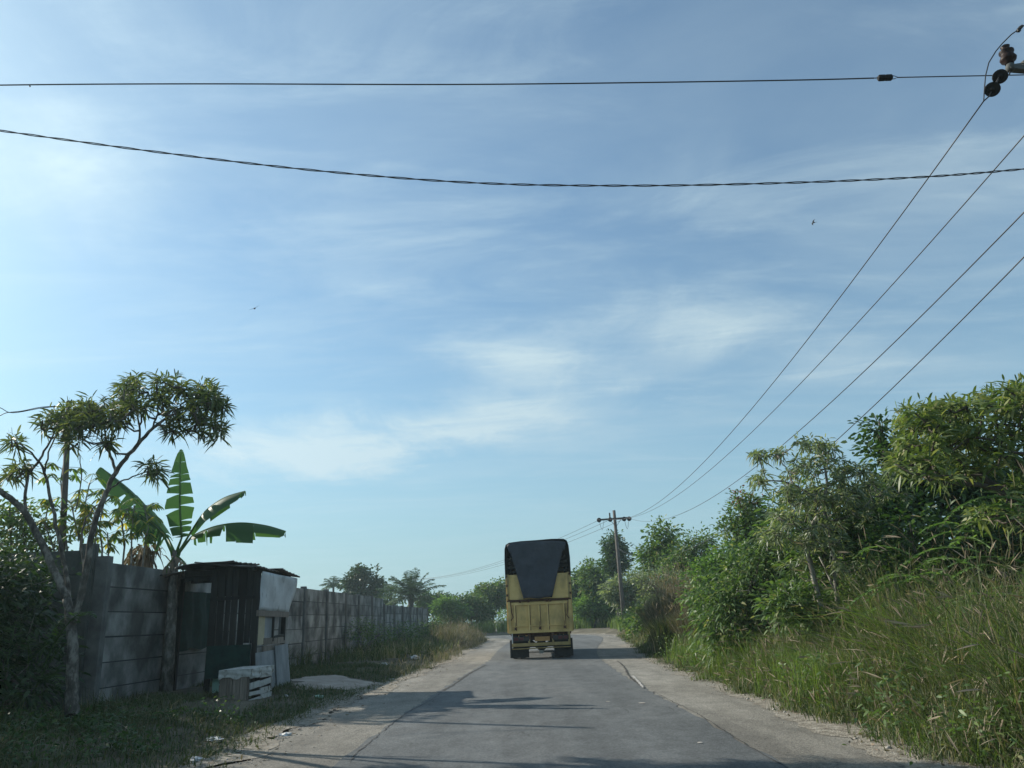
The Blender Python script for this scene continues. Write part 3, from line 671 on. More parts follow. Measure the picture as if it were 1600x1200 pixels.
q = [(sx1+.16, sy0-.16, -.03), (sx1+.16, sy0+1.1, -.03), (sx1+.07, sy0+1.12, .86), (sx1+.07, sy0-.12, .84)]
q2 = [(a+.015, b, c) for a, b, c in q]
mb.add(q+q2, [(0,1,2,3),(7,6,5,4),(0,4,5,1),(1,5,6,2),(2,6,7,3),(3,7,4,0)])
stp(mb, 'plywood_sheet', M_['ply'])
q = [(sx1+.2, sy0+.95, -.03), (sx1+.2, sy1+.0, -.03), (sx1+.09, sy1+.0, .95), (sx1+.09, sy0+.98, .93)]
q2 = [(a+.012, b, c) for a, b, c in q]
stp(MB().add(q+q2, [(0,1,2,3),(7,6,5,4),(0,4,5,1),(1,5,6,2),(2,6,7,3),(3,7,4,0)]), 'plywood_sheet', M_['ply'])
# corrugated roof sheets, overlapping and warped
def zinc(x0, x1, y0, y1, za, zb, zc, seed, th=.004):
    rr = random.Random(seed); mb = MB(); n = 46; m = 8; p = [rr.uniform(0,6) for _ in range(3)]
    for i in range(n+1):
        for k in range(m+1):
            t = i/n; s = k/m; x = x0+(x1-x0)*s; y = y0+(y1-y0)*t
            z = za+(zb-za)*s+(zc-za)*t+.012*math.sin(t*n*.9)+.03*math.sin(t*3+p[0])*math.sin(s*4+p[1])+(rr.uniform(-.03,.0) if k in (0,m) and rr.random() < .2 else 0)
            mb.v.append((x+.02*math.sin(t*7+p[2]), y, z))
    for i in range(n):
        for k in range(m): a = i*(m+1)+k; mb.f.append((a, a+m+1, a+m+2, a+1)); mb.mi.append(0)
    o = stp(mb, 'roof_sheet', M_['zinc'], smooth=True); s_ = o.modifiers.new('t', 'SOLIDIFY'); s_.thickness = .012
zinc(-7.2, -6.0, 15.75, 17.5, 2.40, 2.46, 2.38, 1)
zinc(-6.25, -4.98, 15.02, 16.2, 2.53, 2.40, 2.52, 2)
zinc(-6.2, -4.88, 16.1, 17.45, 2.52, 2.40, 2.47, 3)
zinc(-6.6, -5.5, 14.98, 16.6, 2.44, 2.56, 2.42, 4)
mb = MB(); mb.bar((-6.5, sy0, 2.35), (-5.0, sy0, 2.37), .06, .08); mb.bar((-7.15, sy1, 2.31), (-5.0, sy1, 2.34), .06, .08); mb.bar((sx1, 15.0, 2.38), (sx1, 17.3, 2.33), .05, .07)
stp(mb, 'roof_beam', M_['plank_dark'])

# crate in front of the stall
CR = thing('wooden_crate', 'white topped wooden crate with slatted side standing before the stall', 'crate', (-5.2, 13.95, .02), math.radians(-1))
r = random.Random(2)
cw, cl, ch = .5, 1.15, .6
mb = MB(); x = 0
while x < cw-.02:
    w = r.uniform(.08,.13); mb.box(x, -.012, .02+r.uniform(0,.02), min(x+w, cw), .01, ch-.1); x += w+.008
mb.build('end_panel', M_['plank'], CR)
mb = MB()
for k in range(4):
    y = 0.02; z = .04+k*.125
    while y < cl-.05:
        w = r.uniform(.35,.7); y1 = min(y+w, cl); mb.bar((cw+.012, y, z+r.uniform(-.022,.018)+.045), (cw+.012, y1, z+r.uniform(-.022,.018)+.045), .02, r.uniform(.06,.105)); y = y1+.015
mb.build('side_slats', M_['white_old'], CR)
mb = MB()
for k in range(5):
    z = .05+k*.11; mb.box(-.02, .02, z, 0, cl, z+.085)
mb.box(0, cl, .02, cw, cl+.015, ch-.04); mb.build('back_slats', M_['plank'], CR)
for x in (0.02, cw-.03):
    for y in (.03, cl-.03): MB().bar((x, y, 0), (x, y, ch-.03), .04, .04).build('leg', M_['plank_dark'], CR)
mb = cloth(-.02, -.03, ch-.13, cw+.04, -.03, ch-.0, 14, .012, 5, (0,-1,0)); mb2 = cloth(cw+.04, -.03, ch-.13, cw+.04, cl+.02, ch, 20, .012, 8, (1,0,0))
mb.add(mb2.v, mb2.f)
n0 = len(mb.v); mb.add([(-.02,-.03,ch), (cw+.04,-.03,ch), (cw+.04,cl+.02,ch), (-.02,cl+.02,ch)], [(0,1,2,3)])
mb.build('cover_sheet', M_['white_old'], CR)
CR2 = thing('low_plank', 'short plank lying on the grass in front of the white crate', 'plank', (-4.72, 13.4, .05))
MB().bar((0,0,0), (.4,.25,.02), .1, .03).build('board', M_['plank'], CR2)

# wooden pole behind the wall, with its service drop
WP = thing('wooden_pole', 'plain dark wooden post rising through the tree behind the wall at left', 'pole', (at(112,900,15).x, 15, 0))
dxp = at(108,627,15).x-at(112,900,15).x; zt = at(108,627,15).z
MB().tube([(0,0,-.1), (dxp*.5+.01,0,2.7), (dxp,0,zt)], [.07,.06,.052], 10).build('shaft', M_['bark_d'], WP, smooth=True)

# ================================================================== utility poles and lines
def disc_insulator(mb, c, d, mi=0, r=.11):
    d = Vector(d).normalized(); M = d.to_track_quat('Z','Y').to_matrix().to_4x4()
    mb.lathe([(.001,-.05),(.03,-.05),(.035,-.02),(r*.75,.0),(r,.03),(r,.045),(r*.6,.04),(.03,.035),(.02,.07),(.001,.07)], c, 18, mi=mi, M=M)
    mb.lathe([(.001,-.085),(.022,-.085),(.028,-.05),(.001,-.048)], c, 12, mi=1, M=M)
def pin_insulator(mb, x, y, z, s=1, mi=0):
    mb.lathe([(.001,0),(.05*s,0),(.05*s,.03*s),(.085*s,.05*s),(.095*s,.08*s),(.075*s,.12*s),(.07*s,.15*s),(.085*s,.17*s),(.085*s,.19*s),(.05*s,.21*s),(.045*s,.24*s),(.055*s,.26*s),(.03*s,.28*s),(.001,.28*s)], (x,y,z), 18, mi=mi)
fp = at(975,945,58); FX = fp.x-.12
PF = thing('utility_pole', 'wooden utility pole with one crossarm standing among the trees right of the truck', 'utility pole', (FX, 58, 0))
MB().tube([(0.05,0,-.1), (0,0,4), (-.06,0,8.72)], [.17,.145,.11], 12).build('shaft', M_['pole_c'], PF, smooth=True)
zc = 8.08
MB().bar((-1.2,-.14,zc-.03), (1.0,-.14,zc+.03), .1, .13).build('crossarm', M_['bark_d'], PF)
mb = MB(); mb.bar((-.45,-.16,zc-.05), (-.02,-.16,zc-.6), .03, .03); mb.bar((.4,-.16,zc-.05), (-.02,-.16,zc-.6), .03, .03); mb.build('brace', M_['iron'], PF)
MB().bar((-.42,-.14,zc), (-.42,-.14,zc+.45), .1, .1).build('pin_post', M_['bark_d'], PF)
for x in (-1.25, 1.0, .62, -.42):
    mb = MB(); disc_insulator(mb, (x,-.3,zc-.05), (0,1,-.1), 0, .17); disc_insulator(mb, (x,-.2,zc-.05), (0,1,-.1), 0, .17); mb.build('disc_insulator', [M_['ceramic_d'], M_['pin']], PF, smooth=True)
for x in (-1.25,.62): MB().tube([(x,-.3,zc-.05)]+[(x+.35*t,-.3+.2*t,zc-.05-.75*math.sin(math.pi*t)) for t in (.15,.3,.5,.7,.85)]+[(x+.38,-.1,zc-.08)], .014, 5).build('jumper', M_['cable'], PF, smooth=True)
MB().tube([(.0,-.1,7.0), (.9,-.4,6.0), (2.4,-.8,4.9)], .012, 4).build('stay_wire', M_['cable'], PF)

NPX, NPY = 8.75, 9.6
PN = thing('utility_pole', 'near utility pole at the right edge carrying brown insulators on its crossarm', 'utility pole', (NPX, NPY, 0))
i1 = at(1577,98,9.3); arm = at(1600,102,9.3)
lx, ly, lz = i1.x-NPX, i1.y-NPY, arm.z-.03
MB().tube([(0,0,-.1), (0,0,5), (0,0,9.6)], [.17,.15,.12], 14).build('shaft', M_['pole_c'], PN, smooth=True)
MB().bar((lx-.04, ly, lz), (1.1, .15, lz), .1, .085).build('crossarm', M_['steel'], PN, bevel=.008)
mb = MB(); mb.bar((lx+.28, ly+.12, lz+.16), (1.1, .28, lz+.16), .05, .06); mb.bar((lx+.28, ly+.12, lz+.16), (lx+.05, ly, lz+.05), .012, .012); mb.build('upper_rail', M_['steel'], PN)
mb = MB(); pin_insulator(mb, lx+.0, ly, lz+.06, 1.15); mb.build('pin_insulator', M_['ceramic'], PN, smooth=True)
MB().lathe([(.001,-.07),(.05,-.07),(.06,0),(.04,.06),(.001,.06)], (lx,ly,lz+.02), 12).build('pin_base', M_['steel'], PN, smooth=True)
wd = (at(990,806,57.7)-at(1540,150,9.3)).normalized()
dA = at(1562,120,9.3)-Vector((NPX,NPY,0)); dB = at(1550,140,9.12)-Vector((NPX,NPY,0))
for p in (dA, dB):
    mb = MB(); disc_insulator(mb, p, -Vector((.42+wd.x*.3, .5+wd.y*.3, .5)), 0, .1); mb.build('disc_insulator', [M_['ceramic_d'], M_['pin']], PN, smooth=True)
ca = at(1537,158,9.1)-Vector((NPX,NPY,0))
mb = MB(); mb.tube([(lx,ly,lz-.03), (lx-.05,ly,lz-.12), dA], .012, 6); mb.tube([dA, dB], .014, 6); mb.tube([dB, at(1546,150,9.1)-Vector((NPX,NPY,0)), ca], .009, 6); mb.build('strain_fitting', M_['iron'], PN, smooth=True)
jp = [at(*p) for p in [(1537,158,9.1),(1538,140,9.12),(1540,118,9.15),(1545,98,9.2),(1556,80,9.25),(1566,68,9.3),(1580,54,9.2),(1600,40,9.1),(1630,15,8.9)]]
MB().tube([p-Vector((NPX,NPY,0)) for p in jp], .0085, 6).build('jumper', M_['cable'], PN, smooth=True)
cp = at(1590,47,9.15)-Vector((NPX,NPY,0)); cq = at(1598,40,9.12)-Vector((NPX,NPY,0)); mb = MB(); mb.tube([cp,(cp+cq)/2,cq],[.02,.028,.02],8); mb.box(cp.x-.01,cp.y-.02,cp.z-.025,cp.x+.035,cp.y+.02,cp.z+.01); mb.build('clamp', M_['iron'], PN)

def span(a, b, sag, n=40):
    a = Vector(a); b = Vector(b); return [a.lerp(b, i/n)-Vector((0,0,4*sag*(i/n)*(1-i/n))) for i in range(n+1)]
def span3(a, mid, b, n=40):
    """parabola through three measured points (mid reached at its own fraction)"""
    a, mid, b = Vector(a), Vector(mid), Vector(b); h = (b-a); t = ((mid-a).x*h.x+(mid-a).y*h.y)/(h.x**2+h.y**2); lin = a.lerp(b, t)
    s = (lin.z-mid.z)/(4*t*(1-t)); return span(a, b, s, n)
def solve_mid(a, b, px, py):
    a, b = Vector(a), Vector(b); lo, hi = a.y+.5, b.y-.5
    f = lambda Y: at(px, py, Y).x-(a.x+(b.x-a.x)*(Y-a.y)/(b.y-a.y))
    s = f(lo) > 0
    for _ in range(50):
        m = (lo+hi)/2
        if (f(m) > 0) == s: lo = m
        else: hi = m
    return at(px, py, lo)
def spx(a, b, px, py): return span3(a, solve_mid(a, b, px, py), b)
def wire(label, pts, rad, m='alu', group=None, name='power_line'):
    mb = MB(); mb.tube(pts, rad, 6); return tag(mb.build(name, M_[m], smooth=True), label, 'power line', group)
def tip(x): return Vector((FX+x, 57.6, zc-.05))
GW = None
wire('outermost conductor from the near insulator down to the far pole crossarm', spx(at(1537,158,9.1), tip(-.42), 1245, 552), .0095)
wire('second conductor from the left descending to the far utility pole', spx(at(1660,143,9.0), tip(.62), 1250, 600), .0095)
wire('third conductor from the left curving in low at the far crossarm', spx(at(1660,270,8.8), tip(1.0), 1250, 672), .0095)
wire('lowest of the conductors dropping behind the greyish tree on the right', spx(at(1660,340,8.4), Vector((FX,57.8,5.9)), 1305, 690), .0085)
far = [at(638,905,112), at(642,905,112.5), at(646,906,113)]
for (x, f, lb_) in zip((-1.25,-.42,.62), far, ('left one of three wires from the far pole past the truck roof', 'middle one of three wires from the far pole past the truck roof', 'right one of three wires from the far pole past the truck roof')):
    wire(lb_, span(tip(x)+Vector((0,.2,0)), f, 1.1), .013)
# the pole that those wires reach, beyond the palm
PG = thing('utility_pole', 'distant utility pole almost hidden behind the palm', 'utility pole', (far[1].x, 112.4, 0))
MB().tube([(0,0,-.1), (0,0,far[1].z+.4)], [.16,.12], 8).build('shaft', M_['pole_c'], PG); MB().bar((-1,0,far[1].z), (1,0,far[1].z), .12, .12).build('crossarm', M_['bark_d'], PG)

# crossing wires
cy = 10.2
A = [at(-120,134,cy), at(0,133,cy), at(400,130,cy)]
wl = thing('stay_wire', 'straight stay wire with strain insulator crossing the top of the sky', 'wire', (0, cy, 8.5))
o_ = Vector((0,cy,8.5))
l1 = [at(*p)-o_ for p in [(-400,140,cy),(0,133,cy),(300,131,cy),(700,132,cy),(1000,129,cy),(1250,125,cy),(1366,122,cy)]]
MB().tube([Vector(q) for q in catmull(l1, 6)], .0105, 6).build('strand', M_['cable'], wl, smooth=True)
l2 = [at(*p)-o_ for p in [(1402,121,cy),(1500,119,cy),(1600,117,cy),(1760,114,cy)]]
MB().tube(l2, .0085, 6).build('strand', M_['cable'], wl, smooth=True)
c0 = at(1366,122,cy)-o_; c1 = at(1403,120.5,cy)-o_
mb = MB(); e0 = at(1372,122,cy)-o_; e1 = at(1394,121,cy)-o_
up = Vector((0,0,.032))
mb.tube([e1+up, c1.lerp(e1,.6)+up*.8, c1, c1.lerp(e1,.6)-up*.8, e1-up], .006, 5); mb.build('loop', M_['cable'], wl)
mb = MB(); mb.tube([e0+up*.6, c0, e0-up*.6], .006, 5); mb.build('loop', M_['cable'], wl)
d_ = (e1-e0); MB().lathe([(.001,0),(.035,0),(.052,.02),(.052,d_.length*.42),(.046,d_.length*.5),(.052,d_.length*.58),(.052,d_.length-.02),(.035,d_.length),(.001,d_.length)], e0, 10, 'x').build('strain_insulator', M_['ceramic_d'], wl)
MB().lathe([(.001,-.02),(.014,0),(.001,.02)], at(47,133,cy)-o_-Vector((0,0,.02)), 6).build('clip', M_['cable'], wl)
tw = catmull([at(*p) for p in [(-420,140,9.8),(-200,175,9.8),(0,204,9.8),(250,238,9.8),(500,267,9.8),(750,286,9.8),(1000,290,9.8),(1250,285,9.8),(1450,276,9.8),(1600,264,9.8),(1780,246,9.8)]], 30)
mb = MB()
for ph in (0, math.pi):
    mb.tube([Vector(p)+Vector((0, .010*math.cos(i*.55+ph), .010*math.sin(i*.55+ph))) for i, p in enumerate(tw)], .0078, 5)
tag(mb.build('twisted_cable', M_['cable'], smooth=True), 'sagging twisted black cable crossing the whole sky below the stay wire', 'cable')
for lb_, q in (('upper one of two short wires reaching the wooden post from the left', [(-60,640),(-10,651),(10,645),(35,642),(66,636)]), ('lower one of two short wires reaching the wooden post from the left', [(-60,618),(-30,626),(0,637),(20,645),(66,637.5)])):
    wire(lb_, [Vector(p) for p in catmull([at(a, b, 14.9) for a, b in q]+[at(108,634,15)], 5)], .008, 'cable')

# ================================================================== the truck
TR = thing('cargo_truck', 'yellow cargo truck with a dark tarpaulin over its tall bed, seen from behind', 'truck', (.57, 25.75, 0), math.radians(-1.5))
hw, zf, zs, zt_, Lb = 1.02, .82, 2.62, 3.66, 5.0
# cargo sides with ribs
for s in (-1, 1):
    mb = MB(); x = s*(hw-.03)
    mb.box(min(x,x+s*.03), .06, zf, max(x,x+s*.03), Lb, zs)
    for k in range(9): y = .06+k*(Lb-.12)/8; mb.box(min(x+s*.03,x+s*.07), y-.03, zf, max(x+s*.03,x+s*.07), y+.03, zs-.02)
    for z in (zf+.01, 1.75, zs-.08): mb.box(min(x+s*.031,x+s*.06), .03, z, max(x+s*.031,x+s*.06), Lb, z+.07)
    mb.build('side_board', M_['yellow_p'], TR, bevel=.004)
MB().box(-hw+.04, .1, zf-.04, hw-.04, Lb, zf).build('bed_floor', M_['rust'], TR)
MB().box(-hw+.03, Lb-.04, zf, hw-.03, Lb, 3.1).build('headboard', M_['yellow_p'], TR)
# tailgate: recessed panels between ribs
tg = MB().box(-hw+.04, .02, zf+.02, hw-.04, .05, 1.76).build('tailgate', M_['yellow_p'], TR)
mb = MB()
for x in (-.80, -.345, -.02, .25, .78): mb.box(x-.026, -.045, zf+.04, x+.026, .02, 1.66)
mb.box(-hw+.02, -.024, 1.66, hw-.02, .018, 1.74); mb.box(-hw+.02, -.026, zf-.02, hw-.02, .018, zf+.06); mb.box(-hw+.04, -.012, 1.0, hw-.04, .016, 1.03)
mb.box(-hw, -.03, zf-.02, -hw+.09, .02, 1.78); mb.box(hw-.09, -.03, zf-.02, hw, .02, 1.78)
o = mb.build('tailgate_frame', M_['yellow_p'], tg, bevel=.005)
mb = MB()
for x in (-.80, -.345, -.02, .25, .78): mb.box(x+.027, -.01, zf+.06, x+.045, .019, 1.655)
seam = mb
for q in range(5):
    sb_ = MB(); sb_.v = seam.v[q*8:q*8+8]; sb_.f = seam.f[:6]; sb_.mi = [0]*6; sb_.build('seam', M_['rust'], tg)
mb = MB(); mb.tube([(-hw-.02,-.03,1.80),(hw+.02,-.03,1.80)], .018, 8); mb.build('hinge_rod', M_['rust'], tg)
for x in (-.80,-.02,.77):
    mb = MB(); mb.box(x-.03, -.055, zf+.08, x+.03, -.02, zf+.16); mb.tube([(x,-.04,zf+.16),(x,-.04,zf+.32)], .01, 6); mb.build('latch', M_['rust'], tg)
for x in (-.62,-.345,.25,.35): MB().box(x-.035,-.05,1.74,x+.035,-.02,1.83).build('hinge', M_['rust'], tg)
for s in (-1,1): MB().tube([(s*.93,-.03,1.78),(s*.90,-.06,1.45),(s*.86,-.06,1.30),(s*.93,-.05,1.2)], .014, 6).build('chain', M_['rust'], tg)
# upper gate
ug = MB().box(-hw+.03, .0, 1.84, hw-.03, .04, zs).build('upper_gate', M_['yellow_p'], TR)
for s in (-1,1): a, b = sorted((s*(hw-.07), s*hw)); MB().box(a, -.025, 1.84, b, .04, zs+.02).build('corner_post', M_['yellow_d'], ug, bevel=.005)
for s in (-1,1):
    for z in (1.95,2.25,2.55): MB().box(s*hw-.03,-.04,z,s*hw+.03,.0,z+.07).build('hook', M_['rust'], ug)
# slatted inner stakes seen in the side openings
mb = MB()
for z in (2.72, 2.86, 3.0, 3.14): mb.bar((-hw+.05, .12, z), (hw-.05, .12, z), .03, .07)
for x in (-.9,-.5,.5,.9): mb.bar((x,.15,2.6),(x,.15,3.5),.04,.05)
mb.build('stake_rack', M_['plank_dark'], TR)
# tarpaulin hood: arched, open rear, drapes over the sides
prof = [(-hw-.045, 2.5), (-hw-.05, 3.1), (-hw-.035, 3.45), (-hw+.01, 3.59), (-hw+.12, 3.655), (-.5, 3.69), (0, 3.7), (.5, 3.72), (hw-.12, 3.705), (hw-.01, 3.64), (hw+.035, 3.48), (hw+.05, 3.1), (hw+.045, 2.5)]
mb = MB(); ns = 44; n = len(prof); r = random.Random(3)
for i in range(ns+1):
    y = -.06+(Lb+.1)*i/ns; sagf = .035*abs(math.sin(i/ns*math.pi*6))
    for j, (x, z) in enumerate(prof):
        dz = -sagf if 3 < j < 9 else 0; e = (.05*math.sin(i*.9)+.03*math.sin(i*2.1) if j in (0, n-1) else 0)
        mb.v.append((x+(.012*math.sin(i*1.3) if j in (0,1,n-2,n-1) else 0), y, z+dz+e))
for i in range(ns):
    for j in range(n-1): a = i*n+j; mb.f.append((a, a+1, a+n+1, a+n)); mb.mi.append(0)
hd = mb.build('tarpaulin', M_['tarp'], TR, smooth=True); sd = hd.modifiers.new('t','SOLIDIFY'); sd.thickness = .015
fv = [(x*.995, Lb+.03, z-.01) for x, z in prof]; MB().add(fv+[(x, y-.04, z) for x, y, z in fv], [tuple(range(len(fv))), tuple(range(len(fv), 2*len(fv)))[::-1]]).build('tarpaulin_front', M_['tarp'], TR)
# hanging rear flap
mb = MB(); nu, nv = 22, 26
for k in range(nv+1):
    s = k/nv; z = 3.655-s*(3.655-1.86); wl_ = -(.93+(.50-.93)*min(1,max(0,(s-.0)/1.0))**.95); wr_ = .93+(.42-.93)*s**.95
    if s < .12: wl_ = -(.97-.04*s/.12); wr_ = .97-.04*s/.12
    for i in range(nu+1):
        t = i/nu; x = wl_+(wr_-wl_)*t; arch = -.08*(abs(2*t-1)**6)*(1-s)
        y = -.075-.02*math.sin(t*14+s*2)*s-.03*s-.02*math.sin(s*7+t*3)-.04*math.sin(math.pi*t)*s
        mb.v.append((x, y, z+arch+(.0 if k < nv else .015*math.sin(t*9))))
for k in range(nv):
    for i in range(nu): a = k*(nu+1)+i; mb.f.append((a, a+1, a+nu+2, a+nu+1)); mb.mi.append(0)
fl = mb.build('tarpaulin_flap', M_['tarp'], TR, smooth=True); sd = fl.modifiers.new('t','SOLIDIFY'); sd.thickness = .012
# chassis, bumper, lights
mb = MB()
for s in (-1,1): mb.bar((s*.38,.0,.68),(s*.38,6.4,.68),.09,.2)
for y in (.4,1.6,2.8,4.0): mb.bar((-.38,y,.66),(.38,y,.66),.08,.12)
for y in (.15,1.1,2.1,3.1,4.1): mb.bar((-hw+.05,y,.77),(hw-.05,y,.77),.07,.08)
mb.build('chassis', M_['rust'], TR)
bp_ = MB(); bp_.box(-.93,-.06,.40,.93,-.0,.50); bp_.bar((-.93,-.03,.33),(.93,-.03,.345),.03,.03)
for s in (-1,1): bp_.bar((s*.38,.0,.6),(s*.38,-.03,.42),.06,.06)
bp_.build('bumper', M_['yellow_d'], TR, bevel=.006)
for s in (-1,1):
    lt = MB().box(min(s*.38,s*.88),-.04,.56,max(s*.38,s*.88),.0,.71).build('light_board', M_['iron'], TR)
    for x in (.72,.55): MB().box(min(s*x,s*(x+.13)),-.055,.59,max(s*x,s*(x+.13)),-.038,.68).build('tail_lamp', M_['lamp_red'], lt)
MB().box(-.2,-.075,.545,.28,-.045,.68).build('number_plate', M_['plate'], TR)
MB().box(-.93,-.01,.36,-.90,.25,.80).build('fender_edge', M_['sunlit_p'], TR)  # left fender edge whitened: sunlight falling on it is put into the colour
MB().box(.86,-.01,.50,.93,.25,.80).build('fender_edge', M_['yellow_d'], TR)
for s in (-1,1):
    a, b = sorted((s*.40,s*1.0)); MB().box(a,.1,.06,b,.13,.6).build('mud_flap', M_['black_r'], TR)
def wheel(name, x, y, r=.41, w=.2, s=1):
    t = MB().lathe([(.24,-w/2),(r-.05,-w/2),(r-.01,-w/2+.03),(r,-w/4),(r-.008,-.01),(r-.008,.01),(r,w/4),(r-.01,w/2-.03),(r-.05,w/2),(.24,w/2),(.24,-w/2)], (x,y,r), 28, 'x').build(name, M_['black_r'], TR, smooth=True)
    MB().lathe([(.001,s*w*.1),(.07,s*w*.3),(.1,s*w*.05),(.2,s*w*.1),(.235,s*w*.45),(.245,s*w*.45)], (x,y,r), 20, 'x').build('rim', M_['steel'], t, smooth=True)
for s in (-1,1):
    wheel('wheel', s*.62, .85, s=s); wheel('wheel', s*.86, .85, s=s); wheel('wheel', s*.83, 5.6, s=s)
mb = MB(); mb.tube([(-.6,.85,.41),(.6,.85,.41)], .07, 10); mb.lathe([(.001,-.2),(.12,-.14),(.2,0),(.12,.14),(.001,.2)], (0,.82,.4), 16); mb.tube([(0,.8,.42),(0,4.2,.6)],.05,8)
for s in (-1,1):
    mb.bar((s*.42,.2,.5),(s*.42,.85,.3),.07,.05); mb.bar((s*.42,.85,.3),(s*.42,1.5,.5),.07,.05); mb.bar((s*.38,.82,.55),(s*.05,.84,.3),.05,.12)
mb.build('rear_axle', M_['iron'], TR)
MB().box(-.08,.3,.16,.06,.32,.27).build('tow_plate', M_['white_old'], TR)
# cab
cb = MB(); P2 = [(5.15,.55),(5.15,2.3),(5.3,2.36),(6.45,2.34),(6.75,1.5),(6.85,.9),(6.82,.5)]
n = len(P2); cb.add([(-.93,y,z) for y,z in P2]+[(.93,y,z) for y,z in P2], [tuple(range(n))[::-1], tuple(range(n,2*n))]+[(i,(i+1)%n,(i+1)%n+n,i+n) for i in range(n)])
cab = cb.build('cab', M_['yellow_p'], TR, bevel=.04)
MB().add([(-.82,6.74,1.58),(.82,6.74,1.58),(.8,6.5,2.25),(-.8,6.5,2.25)],[(0,1,2,3)]).build('windscreen', M_['glass'], cab)
for s in (-1,1):
    d = MB().box(min(s*.931,s*.945),5.4,.75,max(s*.931,s*.945),6.5,2.2).build('door', M_['yellow_p'], cab, bevel=.004)
    MB().box(min(s*.945,s*.95),5.5,1.5,max(s*.945,s*.95),6.4,2.1).build('window', M_['glass'], d)
    MB().lathe([(.001,.03),(.09,.02),(.1,0)], (s*.68,6.85,.85), 16, 'y').build('headlight', M_['lamp_w'], cab)
    mb = MB(); mb.tube([(s*.93,6.5,2.0),(s*1.12,6.6,2.0)],.012,6); mb.box(s*1.12-.06,6.58,1.75,s*1.12+.06,6.61,2.05); mb.build('mirror', M_['iron'], cab)
MB().box(-.93,6.85,.4,.93,6.98,.6).build('front_bumper', M_['iron'], TR)

# ================================================================== palms and banana
def add_mb(lb, mb, mi=0):
    if mb.v: lb.add(np.array(mb.v), np.zeros((0,3),int), np.array(mb.f), mi)
def frond_arrays(lb, base, az_, elev, L, nl, ll, lw, sagk, rng, tr, rw=.02, droopl=.5, mi=0):
    d = np.array([math.cos(az_)*math.cos(elev), math.sin(az_)*math.cos(elev), math.sin(elev)]); base = np.array(base)
    T = np.linspace(0,1,nl); R = base+d*L*T[:,None]+np.array([0,0,-1])*sagk*L*(T[:,None]**2.2)
    tan = unit(np.gradient(R, axis=0)); side = unit(np.cross(tan, [0,0,1.0])); upv = np.cross(side, tan)
    tr.tube([Vector(p) for p in R[::max(1,nl//8)]], [rw*(1-.8*k/max(1,len(R[::max(1,nl//8)])-1)) for k in range(len(R[::max(1,nl//8)]))], 5, cap=False)
    sel = T > .12; R, tan, side, upv, t = R[sel], tan[sel], side[sel], upv[sel], T[sel]
    env = np.sin(np.pi*np.clip((t*.9+.12),0,1))**.6
    for s in (-1,1):
        D = side*s+tan*.55+upv*.2+rng.normal(0,.1,R.shape)
        lb.add(*leaf_arrays(R, D, ll*env*rng.uniform(.85,1.1,len(R)), lw, droopl, .4, (.6,1,.7), rng), mi)
def palm(label, x, y, h, nfr, L, seed, ll, lw, sagk=.5, tr_r=.2, name='palm_tree', lean=0):
    rng = np.random.default_rng(seed); root = thing(name, label, 'palm', (x, y, gz1(x,y)))
    lb = LB(); rc = MB(); MB().tube([(0,0,-.1),(lean*.4,0,h*.5),(lean,0,h)], [tr_r*1.2,tr_r,tr_r*.9], 10).build('trunk', M_['bark_d'], root, smooth=True)
    for k in range(nfr):
        lb = LB(); rc = MB(); e = math.radians(82-78*(k/nfr)+rng.normal(0,6)); frond_arrays(lb, (lean,0,h), k*2.4+rng.normal(0,.2), e, L*rng.uniform(.8,1.05), 34, ll, lw, sagk*rng.uniform(.8,1.2), rng, rc, .035); add_mb(lb, rc); lb.build('frond', M_['palm'], root)
    return root
p = at(642,935,74); palm('arching feathery palm rising behind the far end of the wall', p.x, 74, p.z-.2, 34, 4.2, 5, 1.0, .10, .33, .28)
p = at(521,920,90); palm('small coconut palm behind the wall left of the round tree', p.x, 90, p.z, 18, 2.3, 6, .7, .06, .5, .13)

def blade_leaf(name, root, P, w, side, m, seed, tear=.5, fold=.35, tilt=None, prof_=lambda t: math.sin(math.pi*min(1,(t*.93+.05)))**.45):
    """banana leaf: midrib through points P (root-local); halves hang from it, torn into strips"""
    r = random.Random(seed); P = catmull(P, 16); n = len(P)-1; mb = MB()
    side = Vector(side).normalized()
    for s in (-1,1):
        i = 0
        while i < n:
            k = min(n-i, r.choice([2,3,4,6,9] if r.random() < tear else [11,17])); dr = r.uniform(.5,1.6)*fold; gap = r.uniform(.1,.5) if r.random() < .8 else 0
            rows = []
            for j in range(k+1):
                t = (i+j)/n; ww = w*prof_(t)
                c = Vector(P[i+j]); tg = (Vector(P[min(i+j+1,n)])-Vector(P[max(i+j-1,0)])).normalized()
                wedge = (j/k)*gap*.6
                sd_ = (side-tg*side.dot(tg)).normalized()*s
                q = []
                for u in (0,.35,.7,1):
                    q.append(c+sd_*ww*u*(1-.15*dr*u)+tg*ww*(.22-wedge*1.6)*u+Vector((0,0,-1))*dr*ww*u*u+(tg*(.03*r.uniform(-1,1))*w if u == 1 else Vector()))
                rows.append(q)
            b = len(mb.v)
            for q in rows: mb.v += [tuple(v) for v in q]
            for j in range(k):
                for u in range(3): a = b+j*4+u; mb.f.append((a,a+1,a+5,a+4)); mb.mi.append(0)
            i += k
    L_ = mb.build(name, m, root, smooth=True)
    MB().tube([Vector(p) for p in P[::2]], [.022*(1-.8*i/len(P[::2])) for i in range(len(P[::2]))], 6).build('midrib', M_['bright'], L_, smooth=True)
    return L_
BY = 16.0; b0 = at(272,930,BY); bo = Vector((b0.x, BY, gz1(b0.x, BY)))
BA = thing('banana_plant', 'banana plant with broad arching leaves growing behind the wall beside the stall', 'banana plant', bo)
def bp(px, py, dy=0): return at(px, py, BY+dy)-bo
